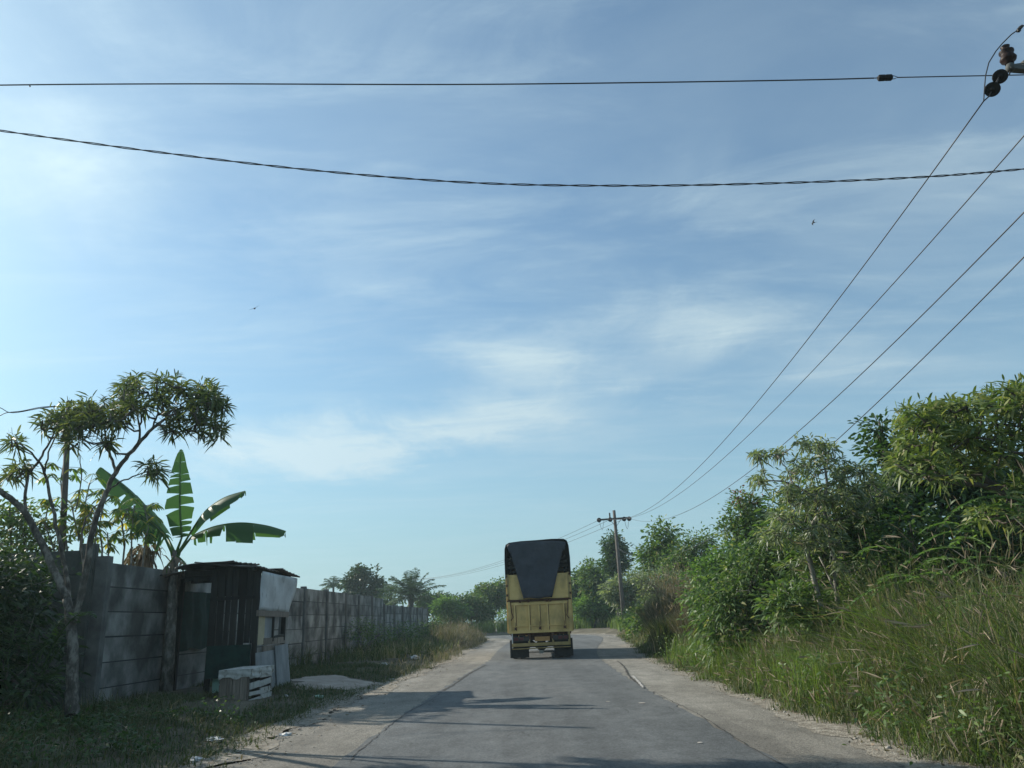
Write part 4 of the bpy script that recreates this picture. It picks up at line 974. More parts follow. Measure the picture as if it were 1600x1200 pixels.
MB().tube([(0,0,-.1), bp(272,900)*.5, bp(272,885), bp(274,860)], [.13,.11,.085,.05], 10).build('stem', M_['bark_l'], BA, smooth=True)
for pts, w, sd_, tear, fold, s in [
    ([(276,862,0),(284,840,-.1),(281,800,-.15),(281,760,-.15),(281,730,-.1),(283,702,0)], .29, (1,.25,.1), .9, .12, 1),
    ([(280,862,0),(296,835,-.1),(320,800,-.3),(350,778,-.4),(383,767,-.5)], .21, (.1,1,.25), .2, .9, 2),
    ([(281,862,0),(300,838,0),(335,823,0),(375,817,.1),(415,821,.2),(447,830,.3)], .27, (0,1,.2), .8, 1.0, 3),
    ([(272,862,0),(262,840,.1),(235,805,.2),(200,765,.3),(157,730,.3)], .36, (.35,1,.35), .4, .8, 4),
    ([(268,862,0),(255,835,-.2),(235,815,-.5),(215,800,-.8)], .26, (.3,1,.3), .9, 1.2, 5)]:
    P = [bp(*q) for q in pts]
    m0 = MB().tube([bp(273,882), P[0]], [.035,.025], 6)
    kw = dict(prof_=lambda t: (.55+1.5*t if t < .3 else 1.0)*max(0.03, 1-max(0,t-.32)/.7)**.75) if s == 1 else {}
    o = blade_leaf('leaf', BA, P[1:], w, sd_, M_['banana'], s, tear, fold, **kw)
    MB().tube([bp(273,884), P[0], P[1]], [.04,.032,.02], 6).build('leaf_stalk', M_['bright'], BA, smooth=True)
for k, pts in enumerate([[(276,868,-.1),(288,880,-.2),(285,895,-.2)], [(270,872,-.1),(262,885,-.2),(260,899,-.2)]]):
    o = blade_leaf('dead_leaf', BA, [bp(*q) for q in pts], .1, (.6,.6,0), M_['dry'], 20+k, .9, 1.2); 
# withered stump with hanging leaves
s0 = at(226,900,BY+.2); so_ = Vector((s0.x, BY+.2, gz1(s0.x, BY+.2)))
SB = thing('withered_banana_stump', 'withered brown banana stump with hanging dead leaves behind the wall', 'banana stump', so_)
def sp_(px, py, dy=0): return at(px, py, BY+.2+dy)-so_
MB().tube([(0,0,-.1), sp_(226,880), sp_(224,862)], [.12,.1,.06], 8).build('stem', M_['dry'], SB)
g_ = np.random.default_rng(4); lb = LB(); n_ = 130; tp = np.array(sp_(224,862))
P_ = tp+np.stack([g_.normal(0,.13,n_), g_.normal(0,.13,n_), g_.uniform(-.12,.16,n_)],1); D_ = rand_dirs(n_, g_); D_[:,2] = D_[:,2]*.4-.15
lb.add(*leaf_arrays(P_, D_, .26*g_.uniform(.5,1.3,n_), .07*g_.uniform(.5,1.3,n_), 1.1, .8, (.7,1,.8), g_)); lb.build('dead_leaves', M_['dry'], SB)
# ================================================================== TREES, left
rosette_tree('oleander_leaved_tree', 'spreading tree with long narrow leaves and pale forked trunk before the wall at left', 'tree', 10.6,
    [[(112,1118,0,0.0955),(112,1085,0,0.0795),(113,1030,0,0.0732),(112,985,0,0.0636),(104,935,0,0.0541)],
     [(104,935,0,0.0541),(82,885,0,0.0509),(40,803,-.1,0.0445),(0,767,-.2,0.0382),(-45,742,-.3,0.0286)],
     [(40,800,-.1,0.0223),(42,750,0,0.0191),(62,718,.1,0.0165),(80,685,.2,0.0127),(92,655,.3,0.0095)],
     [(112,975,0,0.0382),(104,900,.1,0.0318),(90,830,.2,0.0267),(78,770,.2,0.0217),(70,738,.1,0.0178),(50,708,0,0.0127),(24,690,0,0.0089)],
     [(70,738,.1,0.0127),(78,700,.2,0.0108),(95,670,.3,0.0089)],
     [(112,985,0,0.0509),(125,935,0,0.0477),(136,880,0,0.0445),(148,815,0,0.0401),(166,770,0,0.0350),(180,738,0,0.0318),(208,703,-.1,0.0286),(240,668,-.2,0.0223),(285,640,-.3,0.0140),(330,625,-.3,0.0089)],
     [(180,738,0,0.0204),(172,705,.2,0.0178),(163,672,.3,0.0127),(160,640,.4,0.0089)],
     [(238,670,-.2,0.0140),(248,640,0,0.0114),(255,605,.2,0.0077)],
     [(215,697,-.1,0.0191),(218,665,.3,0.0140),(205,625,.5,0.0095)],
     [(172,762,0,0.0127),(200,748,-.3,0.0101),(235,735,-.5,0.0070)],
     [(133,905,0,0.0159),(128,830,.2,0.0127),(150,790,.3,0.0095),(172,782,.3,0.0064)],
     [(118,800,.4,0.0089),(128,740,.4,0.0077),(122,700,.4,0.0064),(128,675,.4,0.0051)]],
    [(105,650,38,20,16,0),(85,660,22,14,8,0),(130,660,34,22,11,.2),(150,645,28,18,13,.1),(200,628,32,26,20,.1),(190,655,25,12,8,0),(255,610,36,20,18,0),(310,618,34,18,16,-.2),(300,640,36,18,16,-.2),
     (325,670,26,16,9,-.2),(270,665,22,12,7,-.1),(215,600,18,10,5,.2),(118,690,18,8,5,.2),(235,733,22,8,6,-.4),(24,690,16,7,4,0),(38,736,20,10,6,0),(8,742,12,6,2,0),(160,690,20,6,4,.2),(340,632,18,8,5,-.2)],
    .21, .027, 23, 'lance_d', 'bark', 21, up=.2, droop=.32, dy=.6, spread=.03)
tree('shrub', 'dense dark green shrub behind the wall at the far left', 'shrub', (at(20,850,15.5).x, 15.5), [lobe(40,840,15.5,50,38), lobe(-30,830,15.5,60,55), lobe(85,855,15.3,30,25), lobe(15,800,15.6,30,18)], 90, 30, .13, .05, 'mid', .16, .05, seed=2)
def cassava(label, Y, stems, seed, nl=9):
    rng = np.random.default_rng(seed); rd = random.Random(seed); b = at(stems[0][0][0], 870, Y); root = thing('cassava_plant', label, 'plant', (b.x, Y, gz1(b.x, Y))); o = Vector((b.x, Y, gz1(b.x,Y)))
    lb = LB(); tr = MB()
    for st in stems:
        pts = [at(p[0], p[1], Y+p[2])-o for p in st]; tr.tube([pts[0]-Vector((0,0,1.8))]+pts, [.02]*2+[.014]*(len(pts)-1), 6)
        for k in range(nl):
            t = rd.uniform(.25,1)*(len(pts)-1); i = min(int(t), len(pts)-2); q = pts[i].lerp(pts[i+1], t-i); a = rd.uniform(0,6.28); e = q+Vector((math.cos(a)*.3, math.sin(a)*.3, rd.uniform(-.02,.2)))
            tr.tube([q, e], [.006,.004], 4, cap=False); n = 7; ax = (e-q).normalized(); s = ax.cross(Vector((0,0,1))).normalized(); D = []
            for j in range(n): ang = (j-3)*.62; D.append(ax*math.cos(ang)+s*math.sin(ang)+Vector((0,0,-.35)))
            lb.add(*leaf_arrays(np.repeat(np.array(e)[None], n, 0), np.array(D), .19*rng.uniform(.8,1.1,n), .05, .5, .2, (.5,.8,1), rng))
    tr.build('stem', M_['bark_l'], root); lb.build('foliage', M_['yellow'], root); return root
cassava('tall cassava with yellowing leaves beside the dark wooden post', 15.2, [[(105,860,0),(98,800,0),(95,750,0),(100,722,0)],[(125,860,.2),(130,800,.2),(140,755,.2)],[(160,860,.1),(155,820,.1),(165,775,.1)],[(85,860,0),(70,820,0),(78,770,0)],[(130,860,-.2),(118,820,-.2),(112,790,-.1)],[(145,870,.1),(150,840,.1),(135,815,.1)]], 3, 15)
cassava('green cassava under the big hanging banana leaf', 15.3, [[(205,880,0),(206,830,0),(210,790,0)],[(225,860,.1),(232,820,.1),(225,790,.1)],[(195,850,.1),(190,815,.1),(200,795,.1)]], 4, 13)
cassava('small spindly cassava between trunk and withered stump', 15.3, [[(170,890,0),(169,850,0),(168,832,0)]], 5, 6)
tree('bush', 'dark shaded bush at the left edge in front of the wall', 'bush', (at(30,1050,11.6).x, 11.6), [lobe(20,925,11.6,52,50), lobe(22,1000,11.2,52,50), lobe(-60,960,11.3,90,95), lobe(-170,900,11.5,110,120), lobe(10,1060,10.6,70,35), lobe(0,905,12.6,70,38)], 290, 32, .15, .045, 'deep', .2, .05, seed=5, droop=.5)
def fern(name, label, cat, x, y, n, L, seed, hb=.2, ll=.16, lw=.03, m='bright', elev=(35,75), az_=None):
    rng = np.random.default_rng(seed); root = thing(name, label, cat, (x, y, gz1(x,y))); lb = LB(); tr = MB()
    for k in range(n):
        a = rng.uniform(0,6.28) if az_ is None else rng.normal(az_[0], az_[1])
        lb = LB(); tr = MB(); frond_arrays(lb, (rng.normal(0,.15), rng.normal(0,.15), rng.uniform(0,hb)), a, math.radians(rng.uniform(*elev)), L*rng.uniform(.7,1.1), 26, ll, lw, .55, rng, tr, .012, .2); add_mb(lb, tr); lb.build('frond', M_[m], root)
    return root
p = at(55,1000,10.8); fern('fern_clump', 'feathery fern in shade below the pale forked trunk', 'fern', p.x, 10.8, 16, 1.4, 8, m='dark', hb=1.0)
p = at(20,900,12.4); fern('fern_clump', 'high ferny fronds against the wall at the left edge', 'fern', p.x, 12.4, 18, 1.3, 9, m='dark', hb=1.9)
tree('bush', 'dark bush hiding the far end of the concrete wall', 'bush', (-5.3, 46), [lobe(676,985,46,16,18), lobe(690,978,47,12,12)], 50, 22, .16, .06, 'dark', .2, .05, seed=6)
tree('bush', 'low weedy bush at the foot of the wall right of the stall', 'bush', (-6.0, 30), [lobe(560,985,31,26,14), lobe(590,990,33,22,12)], 60, 22, .1, .035, 'mid', .18, .03, seed=16)
tree('bush', 'broad weedy bush half way along the far part of the wall', 'bush', (-5.6, 38), [lobe(630,990,38,24,12), lobe(655,985,41,20,12)], 60, 22, .12, .04, 'mid', .2, .03, seed=17)
tree('round_crowned_tree', 'round crowned dark tree showing above the middle of the wall', 'tree', (at(568,940,80).x, 80), [lobe(567,899,80,22,17), lobe(550,915,80,16,13), lobe(586,915,80,16,14), lobe(568,928,80,26,10)], 150, 26, .38, .2, 'deep', .3, .16, 'bark', seed=7, shell=.3)
tree('shrub', 'low green shrub between the round tree and the arching palm', 'shrub', (at(610,945,78).x, 78), [lobe(612,930,78,14,14), lobe(596,938,78,14,8)], 50, 20, .3, .1, 'mid', .35, .08, seed=9)
# the green bank across the bend
BK = [('bright','pale green bush between the palm and the tall bush left of the truck',(700,957),[(696,950,18,14),(715,957,14,10)],70),
      ('mid','tall round bush just left of the truck',(765,940),[(762,932,24,17),(780,928,18,22)],76),
      ('mid','low broad bush at the bend left of the truck',(738,955),[(735,945,22,16),(752,955,18,12)],73),
      ('dark','dark bush behind the palm at the end of the wall',(680,950),[(668,940,18,14),(690,942,18,12)],82),
      ('mid','bush hidden mostly by the left half of the truck',(815,940),[(812,930,26,24)],78),
      ('dark','dark bush mostly hidden by the right half of the truck',(865,935),[(866,925,28,26)],80),
      ('dark','small dark tree right beside the truck tarpaulin',(905,925),[(906,915,15,22),(900,935,15,18)],76),
      ('mid','leafy tree between the truck and the utility pole',(928,915),[(926,898,22,24),(935,920,24,24)],70),
      ('bright','light green bush low at the foot of the trees behind the road bend',(925,955),[(915,950,22,12),(945,952,22,11)],69.5),
      ('dark','narrow dark tree directly behind the utility pole',(962,900),[(958,852,12,16),(966,868,15,20),(960,885,16,14)],66),
      ('grey','pale leaved bush at the foot of the utility pole',(968,935),[(962,922,18,18),(985,930,22,22),(1000,915,18,20)],60)]
for k, (m, lb_, b, L_, Y) in enumerate(BK):
    tree('tree' if 'tree' in lb_ else 'bush', lb_, 'tree' if 'tree' in lb_ else 'bush', (at(b[0], b[1], Y).x, Y), [lobe(x, y, Y, rx, ry) for x, y, rx, ry in L_], 150, 26, .32, .14, m, .3, .1, seed=100+k, shell=.45)
# far wood closing the view behind them
rng = np.random.default_rng(77)
C = []; 
for k in range(460):
    x = rng.uniform(-45, 55); y = rng.uniform(88, 104); C.append((x, y, rng.uniform(.3, 3.6+.7*math.sin(x*.3)+.4*math.sin(x*.9))))
C = np.array(C); P = np.repeat(C, 22, 0)+rng.normal(0,.7,(len(C)*22,3)); D = P-np.repeat(C,22,0)+rng.normal(0,.4,P.shape)
lb = LB(); lb.add(*leaf_arrays(P, D, .5*rng.uniform(.6,1.2,len(P)), .22, .3, .9, rng=rng))
tag(lb.build('far_wood', M_['mid']), 'low dense green wood closing the view beyond the bend', 'wood', kind='stuff')

# ================================================================== TREES, right
T = [ # name, label, category, mat, base px, Y, lobes, clumps, leaves, L, W, clump r, red, shell
 ('tree','leafy tree with rounded top right of the utility pole',  'tree','mid',(1035,930),40,[(1040,838,22,20),(1018,868,24,22),(1045,880,32,30)],150,24,.24,.1,.26,0,.35),
 ('tree','broad tree with pale sunlit leaves in the middle of the right hand trees','tree','mid',(1085,930),35,[(1085,852,30,18),(1062,880,26,24),(1100,885,34,28)],150,26,.2,.07,.24,0,.35),
 ('shrub','greyish shrub beside the brown grass tussock','shrub','grey',(1030,940),31,[(1025,915,34,28),(1060,925,32,30)],100,26,.16,.05,.22,0,.4),
 ('tree','tree with tufts of reddish young leaves at its top','tree','mid',(1170,930),22,[(1166,800,28,26),(1150,830,28,26),(1195,820,32,34),(1180,870,45,34)],190,28,.14,.05,.17,7,.4),
 ('shrub','bright green shrub below the tree with reddish leaves','shrub','bright',(1115,950),21,[(1110,900,32,32),(1140,880,36,28),(1100,935,30,28)],130,30,.13,.045,.17,0,.4),
 ('bush','dense bush of long drooping leaves left of the twin trunks','bush','mid',(1180,1000),16,[(1175,905,52,56),(1130,950,42,48),(1225,925,44,62),(1210,850,44,30),(1150,985,60,34),(1250,985,40,34)],260,28,.17,.042,.19,0,.4),
 ('bush','dark bush filling the gap behind the twin trunks','bush','mid',(1330,1000),14.6,[(1290,880,56,70),(1350,890,60,80),(1345,815,52,44),(1260,800,46,46),(1300,960,70,40)],330,26,.17,.05,.22,0,.3),
 ('shrub','low mixed shrub crowding the feet of the twin trunks','shrub','mid',(1345,1000),13.0,[(1235,945,34,30),(1350,930,40,36),(1400,915,40,40),(1290,965,40,20)],190,26,.13,.04,.17,0,.3),
 ('tree','dark rounded leaf tree standing behind the large narrow leaved tree','tree','dark',(1420,900),14.5,[(1385,700,28,26),(1375,665,20,16),(1420,735,50,40),(1480,760,70,50),(1560,770,70,50),(1400,780,50,40)],230,26,.15,.07,.18,0,.4),
 ('bush','deep green bush in the shade under the large tree at right','bush','dark',(1480,1000),12,[(1430,860,70,75),(1520,880,80,80),(1620,860,80,100),(1450,950,90,50),(1590,960,90,60),(1400,965,60,40),(1520,940,80,50)],380,28,.15,.05,.22,0,.3),
]
for k, (nm, lb_, cat, m, b, Y, L_, nc, nl, LL, WW, cr, red, sh) in enumerate(T):
    tree(nm, lb_, cat, (at(b[0], b[1], Y).x, Y), [lobe(x, y, Y, rx, ry) for x, y, rx, ry in L_], nc, nl, LL, WW, m, cr, .08, seed=200+k, red=red, shell=sh, droop=.6 if 'drooping' in lb_ else .35)
rosette_tree('oleander_leaved_tree', 'greyish narrow leaved tree on two slender pale trunks in the right verge', 'tree', 12.8,
    [[(1288,985,0,0.0520),(1282,945,0,0.0480),(1272,905,0,0.0440),(1262,862,0,0.0400),(1266,828,0,0.0360),(1284,795,0,0.0320),(1292,755,0,0.0240),(1285,715,0,0.0144)],
     [(1312,985,.1,0.0480),(1308,930,.1,0.0440),(1303,880,.1,0.0400),(1299,840,.1,0.0336),(1288,800,.1,0.0280)],
     [(1306,925,.1,0.0240),(1292,895,.2,0.0176),(1280,870,.3,0.0144)],
     [(1286,790,0,0.0224),(1255,765,-.2,0.0176),(1225,752,-.3,0.0136),(1195,752,-.3,0.0104)],
     [(1240,758,-.2,0.0128),(1230,735,-.2,0.0104),(1215,712,-.2,0.0080)],
     [(1292,760,0,0.0176),(1325,745,.2,0.0144),(1360,738,.3,0.0096)],
     [(1295,815,.1,0.0200),(1340,800,.2,0.0144),(1365,775,.3,0.0096)],
     [(1266,830,0,0.0176),(1240,815,-.2,0.0144),(1215,810,-.3,0.0096)]],
    [(1192,712,18,8,6,-.2),(1215,710,14,8,5,-.2),(1185,748,16,9,6,-.3),(1265,692,20,12,9,0),(1290,702,20,12,8,0),(1270,725,30,14,12,0),(1245,735,20,12,6,-.1),(1310,730,24,12,9,.1),(1350,735,22,8,6,.2),(1330,760,36,14,12,.1),
     (1262,775,36,18,14,-.1),(1235,805,34,14,12,-.2),(1300,790,36,18,14,0),(1350,800,26,14,8,.1),(1215,835,30,14,10,-.3),(1255,845,36,12,10,-.3),(1305,850,30,12,7,-.3),(1290,760,30,20,10,.1),(1320,780,34,20,10,.2),(1385,740,26,14,6,.3),(1400,775,22,16,5,.4),(1275,820,40,16,9,-.3),(1230,775,26,14,7,-.3),(1345,770,34,16,8,-.2),(1372,760,14,9,3,.3),(1308,885,12,9,4,-.2),(1250,880,20,12,4,-.2),(1335,880,20,14,4,0)],
    .17, .028, 24, 'grey', 'bark_l', 33, up=.25, droop=.45, dy=.6, tw=.012)
rosette_tree('oleander_leaved_tree', 'large narrow leaved tree reaching in from the right edge', 'tree', 9.6,
    [[(1680,1130,.2,.12),(1672,1020,.2,.11),(1650,900,.1,.1),(1622,830,0,.085),(1588,786,0,.06),(1548,755,0,.045),(1513,730,-.1,.035),(1480,700,-.1,.022),(1450,670,0,.014)],
     [(1560,765,0,.035),(1520,757,-.2,.028),(1480,755,-.3,.022),(1440,745,-.4,.014)],
     [(1622,830,0,.06),(1640,760,.2,.05),(1620,700,.3,.035),(1590,660,.3,.022),(1560,630,.3,.014)],
     [(1640,860,0,.05),(1610,830,-.3,.035),(1570,810,-.5,.022),(1530,800,-.6,.014)],
     [(1640,760,.2,.03),(1680,690,.3,.02),(1700,640,.3,.014)]],
    [(1430,650,32,14,12,.1),(1420,685,26,18,12,.1),(1470,650,36,18,16,.1),(1520,640,40,18,16,.2),(1560,622,34,14,12,.3),(1600,612,36,14,12,.3),(1600,640,36,20,16,.2),(1480,690,44,18,18,0),(1545,685,46,22,20,0),(1600,700,40,30,16,0),
     (1425,725,30,14,10,-.2),(1470,735,30,12,10,-.3),(1530,735,36,12,9,-.2),(1560,805,36,12,10,-.5),(1590,770,30,14,8,-.2),(1600,810,30,16,9,-.4),(1680,680,50,50,18,.3)],
    .22, .034, 24, 'lance', 'bark_d', 34, up=.3, droop=.35, dy=.75, spread=.04)
for (px, Y, n, L_, s, lb_, az_) in [(1560,9.0,16,1.15,41,'ferny green fronds spreading low at the right edge',(2.8,.9)), (1470,10.2,13,1.2,42,'ferny fronds in front of the deep green bush',(2.8,.9)), (1620,8.6,14,1.2,43,'high ferny fronds nearest the right edge under the large tree',(2.6,.8))]:
    p = at(px, 920, Y); fern('fern_clump', lb_, 'fern', p.x, Y, n, L_, s, hb=1.9 if s != 43 else 2.1, ll=.13, lw=.028, elev=(5,45), az_=az_)

SH = [('mid','tree leaning over the verge from beyond the left edge','tree',(-9.3,9.8),[(-9.2,10.0,3.0,1.5,1.3,1.0),(-8.4,9.4,2.3,1.0,1.0,.8)],170),
      ('dark','shrub under the overhanging tree beyond the left edge','shrub',(-8.2,8.2),[(-8.3,8.2,1.3,1.1,1.2,1.0),(-7.8,7.2,1.0,.9,.9,.8)],120)]
for k, (m, lb_, cat, b, L_, nc) in enumerate(SH): tree(cat, lb_, cat, b, L_, nc, 26, .2, .08, m, .25, .08, seed=300+k, shell=.2)
RB = [('tree in the back row showing between the greyish shrub and the pole',(8.6,45),1.6,1.7,1.7),('small tree in the back row beyond the brown tussocks',(7.6,39),1.3,1.3,1.3),('tall dark tree in the back row behind the large tree at right',(14.5,17),3.0,2.6,2.2),('dark tree in the back row behind the twin trunks',(11.8,20.5),2.5,2.6,2.0),('leafy tree in the back row behind the reddish topped tree',(12.5,27),2.4,2.6,2.0),
      ('tree in the back row behind the greyish shrub',(14,35),2.4,3.0,2.1),('tree in the back row right of the rounded tree',(17,45),2.6,3.4,2.2),('tree in the back row behind the utility pole foot',(15,56),2.2,3.6,2.0),('back row tree farthest right past the large tree',(17.5,13.5),3.2,2.8,2.4)]
for k, (lb_, b, cz_, rx, rz) in enumerate(RB):
    tree('tree', lb_, 'tree', b, [(b[0],b[1],cz_*.9,rx,rx*.8,rz),(b[0]-1.2,b[1]+1.0,cz_*.5,rx*.8,rx*.7,rz*.7)], 230, 26, .24, .11, 'dark' if k%2 == 0 else 'mid', .3, .1, seed=320+k, shell=.45)
# ================================================================== GRASS
rng = np.random.default_rng(5)
def bank(y): return .1*np.sin(np.asarray(y)*2.3)+.07*np.sin(np.asarray(y)*5.1+1)+3.4+np.interp(y, [4,12,20,27,34,42,50], [0,.05,.15,.55,1.25,1.95,2.4])
def hR(P):
    d = P[:,0]-bank(P[:,1]); return np.clip(.2+d*.75, .2, 1.12)*np.interp(P[:,1], [5,8,11,14,18,30], [.9,1.0,1.0,.78,.72,.8])*(.82+.25*np.sin(P[:,0]*2.7+P[:,1]*1.3)*np.cos(P[:,1]*1.9))
xr = lambda y, u: bank(y)+2.25*u**1.1
grass('tall_grass', 'tall green grass with brown seed heads covering the right bank', scatter(27000, xr, 4.5, 15, rng, 24), .8, 1.6, .011, 'grass', .42, 1300, 61, (-.05,-.05), .2, hfun=hR, clump=24)
grass('arching_grass', 'long arching pale grass blades standing out of the right bank', scatter(5200, xr, 4.5, 17, rng, 14), 1.1, 1.9, .010, 'grass_lush', .85, 700, 77, (-.1,-.2), .2, hfun=hR)
grass('tall_grass', 'tall grass along the right verge towards the road bend', scatter(15000, xr, 15, 50, rng, 20), .8, 1.5, .02, 'grass', .4, 500, 62, (-.1,-.1), .24, hfun=hR, clump=20)
grass('lush_grass', 'fresh bright green grass patch low on the right bank', scatter(2000, lambda y, u: bank(y)+.12+.65*u, 9.8, 12.8, rng, 26), .3, .85, .012, 'grass_lush', .3, 0, 63)
grass('lush_grass', 'fresh bright green grass clumps further along the right verge', scatter(1800, lambda y, u: bank(y)+.15+.9*u, 14, 21, rng, 26), .3, .95, .014, 'grass_lush', .3, 0, 64)
grass('edge_grass', 'short yellowish grass fringing the right road shoulder', scatter(7000, lambda y, u: bank(y)-.1+.5*u, 5, 48, rng, 6), .06, .24, .010, 'grass_short', .6, 0, 65)
def tussock(name, label, cx, cy, r, n, h0, h1, seed, m='grass_dry', seeds=260):
    g = np.random.default_rng(seed); a = g.uniform(0,6.28,n); q = r*np.sqrt(g.uniform(0,1,n))*.7; x = cx+q*np.cos(a); y = cy+q*np.sin(a)
    o = grass(name, label, np.stack([x,y,gz(x,y)-.01],1), h0, h1, .018, m, .38, seeds, seed, cat='grass', seedlen=.2); del o['kind']; return o
tussock('grass_tussock', 'tall brown seeding tussock at the right road edge beyond the truck shadow', 4.75, 25.2, 1.05, 3400, 1.55, 2.25, 71, seeds=600)
tussock('grass_tussock', 'smaller brown tussock just in front of the tall seeding one', 5.0, 22.8, .8, 1800, 1.1, 1.7, 72, seeds=350)
tussock('grass_tussock', 'dark green tussock at the tip of the truck shadow', 4.2, 23.8, .5, 1300, .9, 1.5, 73, 'grass', 100)
xl = lambda y, u: wallx(y)+.15+(4.15+0*y)*u
dl = lambda y, u: -3.15+np.interp(y, [5,13,20,26,34,42,50], [.35,-.1,.15,.62,.65,.9,1.0])-.02
xv = lambda y, u: wallx(y)+.1+(dl(y,u)-wallx(y)-.1)*u
def offpatch(P): return P[((P[:,0]+4.15)/1.0)**2+((P[:,1]-17.9)/1.35)**2 > 1]
def notstall(P): return P[~((P[:,0] < -4.9)&(P[:,1] > 15.0)&(P[:,1] < 17.4))&~((P[:,0] < -4.4)&(P[:,0] > -5.4)&(P[:,1] > 12.3)&(P[:,1] < 15.2))]
P0 = notstall(offpatch(scatter(42000, xv, 6, 24, rng, 9))); grass('verge_grass', 'short shaded grass and weeds on the left verge before the stall', P0, .04, .17, .011, 'grass_short', .8, 0, 66)
P0 = offpatch(scatter(5200, xv, 22, 56, rng, 10)); grass('verge_grass', 'knee high weeds along the left verge beyond the stall', P0, .25, .7, .022, 'grass_short', .6, 60, 67, hfun=lambda P: np.clip(1.25-.45*(P[:,0]-wallx(P[:,1])-.3), .25, 1.2))
P0 = scatter(1500, lambda y, u: wallx(y)-1.5+2.9*u, 7, 12.5, rng, 14); grass('rank_grass', 'rank weedy grass under the trees at the bottom left', P0, .2, .5, .013, 'grass_short', .6, 0, 68)
P0 = scatter(500, lambda y, u: wallx(y)+.1+2.6*u, 7, 14, rng, 3); grass('dead_stalks', 'dry brown stalks tangled in the weeds at the bottom left', P0, .1, .45, .007, 'grass_dry', .9, 0, 69)
P0 = scatter(1600, lambda y, u: dl(y,u)-.55+.6*u, 20, 46, rng, 14); grass('dry_grass', 'straw coloured dry grass fringe on the left road edge', P0, .08, .4, .014, 'grass_dry', .55, 80, 70)
P0 = scatter(3600, lambda y, u: -4.4+.03*(y-35)+1.6*u, 38, 52, rng, 16); grass('dry_grass', 'tall pinkish dry grass on the left where the road bends', P0, .5, 1.25, .026, 'grass_dry', .4, 500, 74, hfun=lambda P: np.clip((-1.6-P[:,0])*.5, .25, 1.0))
P0 = scatter(4200, lambda y, u: -6.2+3.2*u, 26, 50, rng, 14); grass('tall_grass', 'tall green weeds between the far wall and the dry grass', P0, .2, .6, .026, 'grass', .5, 60, 78, clump=14)
P0 = scatter(9000, lambda y, u: -14+34*u, 69, 76, rng, 12); grass('tall_grass', 'bright sunlit grass bank on the far side of the road bend', P0, .7, 1.5, .045, 'grass_lush', .3, 0, 75)
P0 = scatter(2500, lambda y, u: 5.5+.02*y+6*u, 48, 68, rng, 12); grass('tall_grass', 'green grass filling the inside of the trees at the right of the bend', P0, .6, 1.2, .04, 'grass_lush', .3, 0, 76)

rngw = np.random.default_rng(91)
def weeds(label, pts, h, m, seed, L=.09, W=.035, n=40):
    g = np.random.default_rng(seed); lb = LB()
    for (x, y, s) in pts:
        k = int(n*s); P = np.stack([x+g.normal(0,.14*s,k), y+g.normal(0,.14*s,k), gz1(x,y)+g.uniform(.02,h*s,k)],1); D = rand_dirs(k, g); D[:,2] = D[:,2]*.5+.25
        lb.add(*leaf_arrays(P, D, L*g.uniform(.6,1.3,k), W, .4, .7, (.6,1,.8), g))
    tag(lb.build('weeds', M_[m]), label, 'weeds', kind='stuff')
Y_ = rngw.uniform(6.5, 15, 170); weeds('leafy weeds among the shaded grass at the lower left', [(wallx(y)+.1+3.4*rngw.uniform()**1.3, y, rngw.uniform(.5,1.4)) for y in Y_ if not 11.4 < y], .22, 'dark', 1, .07, .025, 45)
Y_ = rngw.uniform(5.5, 22, 55); weeds('leafy weeds growing through the tall grass of the right bank', [(bank(y)+.15+1.6*rngw.uniform()**1.5, y, rngw.uniform(.6,1.8)) for y in Y_], .45, 'mid', 2, .075, .028, 60)
# ================================================================== LITTER, STONES, BIRDS
def crumple(name, label, cat, px, py, s, seed, m='litter_w', flat=.5, str_=(1,1)):
    p = gr(px, py, .03); p.z = gz1(p.x, p.y)+s*flat*.5; r = random.Random(seed); import bmesh
    bm = bmesh.new(); bmesh.ops.create_icosphere(bm, subdivisions=3, radius=1)
    ph = [r.uniform(0,6) for _ in range(6)]
    for v in bm.verts:
        c = v.co; k = 1+.22*math.sin(c.x*5+ph[0])*math.sin(c.y*6+ph[1])+.16*math.sin(c.z*9+ph[2]+c.x*4)+r.uniform(-.08,.08)
        v.co = Vector((c.x*k*s*str_[0], c.y*k*s*str_[1], c.z*k*s*flat))
    me = bpy.data.meshes.new(name); bm.to_mesh(me); bm.free(); o = link_mesh(name, me, M_[m]); o.location = p; o.rotation_euler = (0,0,r.uniform(0,3)); return tag(o, label, cat)
crumple('plastic_bag', 'crumpled white plastic bag at the left road edge nearest the camera', 'litter', 445, 1145, .085, 1)
crumple('paper_scrap', 'tiny white scrap in the grass above the crumpled bag', 'litter', 440, 1131, .035, 2)
crumple('plastic_bag', 'small white bag in the weeds near the bottom left of the verge', 'litter', 308, 1182, .07, 3)
crumple('plastic_bag', 'pale bag lying in the weeds left of the road before the dry grass', 'litter', 598, 1045, .14, 4)
crumple('plastic_bag', 'white bag by the dry grass fringe farther along the left edge', 'litter', 648, 1032, .16, 5)
crumple('plastic_bag', 'greenish plastic scrap below the pale dirt patch', 'litter', 497, 1090, .09, 6, 'mint', .35)
crumple('paper_scrap', 'white scrap in the grass below the plywood sheet', 'litter', 446, 1094, .05, 7)
crumple('paper_scrap', 'small white scrap between the dirt patch and the road', 'litter', 612, 1060, .06, 8)
crumple('stone', 'flat grey stone in the shaded weeds at the bottom left corner', 'stone', 22, 1163, .16, 9, 'stone', .3, (1.3,.8))
crumple('stone', 'pale stone by the left road edge below the foam tray', 'stone', 350, 1176, .04, 10, 'stone', .5)
crumple('plastic_wrapper', 'red orange wrapper at the edge of the right bank nearest the camera', 'litter', 1376, 1167, .06, 11, 'litter_r', .4, (1.4,.7))
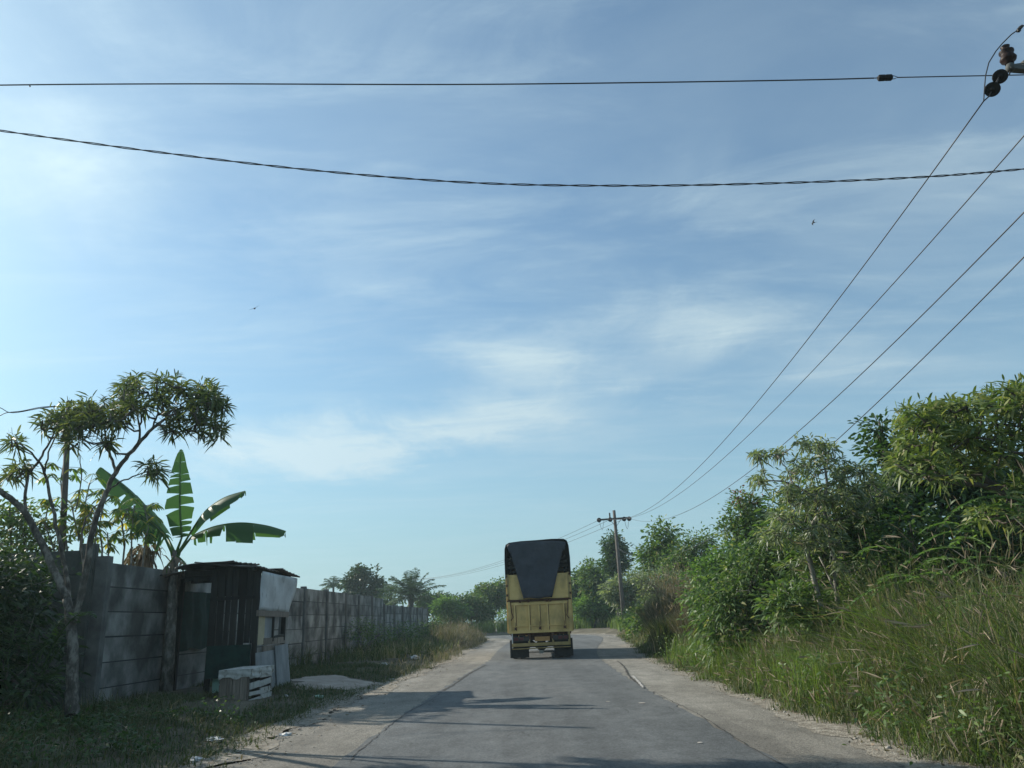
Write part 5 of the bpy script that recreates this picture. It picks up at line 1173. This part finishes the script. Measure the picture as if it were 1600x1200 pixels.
crumple('plastic_wrapper', 'small orange wrapper farther along the right road edge', 'litter', 1100, 1057, .06, 12, 'litter_r', .4)
crumple('paper_scrap', 'white scrap at the right road edge half way along', 'litter', 1256, 1123, .06, 13, 'litter_w', .3)
crumple('paper_scrap', 'white scrap low in the grass right of the red wrapper', 'litter', 1468, 1180, .06, 14, 'litter_w', .3)
crumple('paper_scrap', 'pale scrap on the right shoulder left of the white scrap', 'litter', 1188, 1092, .05, 15, 'litter_w', .25)
crumple('foam_tray', 'crushed white foam tray lying in the grass at the lower left', 'litter', 335, 1156, .1, 16, 'litter_w', .3, (1.5,.75))
# gravel
rng = np.random.default_rng(8); n = 2600; V = []; Fq = []
y = rng.uniform(5.5, 30, n); side = rng.random(n) < .5
x = np.where(side, dl(y,0)+rng.normal(.05,.22,n), bank(y)+rng.normal(-.1,.14,n)); s = rng.uniform(.004,.014,n)*(1+1.3*(rng.random(n) < .05)); z = np.maximum(gz(x,y), .002)
oct_ = np.array([[1,0,0],[0,1,0],[-1,0,0],[0,-1,0],[0,0,.7],[0,0,-.5]]); V = (oct_[None]*(s[:,None,None]*rng.uniform(.6,1.3,(n,6,1)))+np.stack([x,y,z+s*.3],1)[:,None]).reshape(-1,3)
fi = np.array([[0,1,4],[1,2,4],[2,3,4],[3,0,4],[1,0,5],[2,1,5],[3,2,5],[0,3,5]]); Fq = (np.arange(n)[:,None,None]*6+fi[None]).reshape(-1,3)
tag(np_mesh('gravel', V, [Fq], M_['stone']), 'loose pale gravel and grit along the road edges', 'gravel', kind='stuff')
# dead leaf litter on verges
n = 1500; y = rng.uniform(5.5, 24, n); x = np.where(rng.random(n) < .6, dl(y,0)+rng.normal(-.15,.4,n), bank(y)+rng.normal(-.02,.12,n)); P = np.stack([x,y,np.maximum(gz(x,y),0)+.015],1); D = rand_dirs(n, rng); D[:,2] *= .25
lb = LB(); lb.add(*leaf_arrays(P, D, .06*rng.uniform(.5,1.3,n), .022, .05, .5, rng=rng)); tag(lb.build('leaf_litter', M_['dry']), 'scattered dead leaves on the verges beside the road', 'leaf litter', kind='stuff')
def bird(label, px, py, Y, rx, ry, rz):
    p = at(px, py, Y); b = thing('bird', label, 'bird', p); b.rotation_euler = (rx, ry, rz)
    mb = MB(); mb.tube([(0,-.09,0),(0,-.06,0),(0,0,0),(0,.05,0),(0,.09,.005)], [.006,.02,.03,.022,.006], 8)
    mb.add([(0,-.07,0),(-.03,-.17,0),(0,-.13,0),(.03,-.17,0)], [(0,1,2),(0,2,3)]); mb.build('body', M_['bird'], b, smooth=True)
    for s in (-1,1):
        MB().add([(s*.01,.04,.005),(s*.01,-.03,.005),(s*.1,-.015,.03),(s*.1,.055,.035),(s*.24,-.05,.02),(s*.17,.02,.03)], [(0,1,2,3),(3,2,4,5)]).build('wing', M_['bird'], b)
bird('swallow silhouette high above the road on the right', 1271, 348, 32, .3, -1.0, .6)
bird('swallow silhouette gliding in the open sky on the left', 398, 482, 25, .2, -.5, .2)

# ================================================================== air
hz = MB().box(-160, -40, -2, 160, 260, 16).build('haze', bpy.data.materials.new('haze_air'))
tag(hz, 'thin blue morning haze over the road', 'haze', kind='stuff')
m = hz.data.materials[0]; m.use_nodes = True; nt = m.node_tree; nt.nodes.remove(nt.nodes['Principled BSDF'])
v = nt.nodes.new('ShaderNodeVolumePrincipled'); v.inputs['Color'].default_value = (.72,.93,1,1); v.inputs['Density'].default_value = HAZE; v.inputs['Anisotropy'].default_value = .35
nt.links.new(v.outputs[0], nt.nodes['Material Output'].inputs['Volume'])
# repeats of one kind share a group
GR = {'power line': 'overhead power lines', 'utility pole': 'utility poles along the road', 'fern': 'ferny fronds under the trees', 'bird': 'swallows in the sky', 'plant': 'cassava plants behind the wall',
      'litter': 'litter on the verges', 'wall': 'precast concrete panel walls', 'tree': 'trees along the road', 'bush': 'bushes along the road', 'shrub': 'shrubs along the road', 'palm': 'palms behind the wall', 'stone': 'stones on the left verge'}
for o in COL.objects:
    if o.parent is None and o.get('kind') is None and o.get('category') in GR: o['group'] = GR[o['category']]
    if o.name.startswith('grass_tussock'): o['group'] = 'grass tussocks at the right road edge'
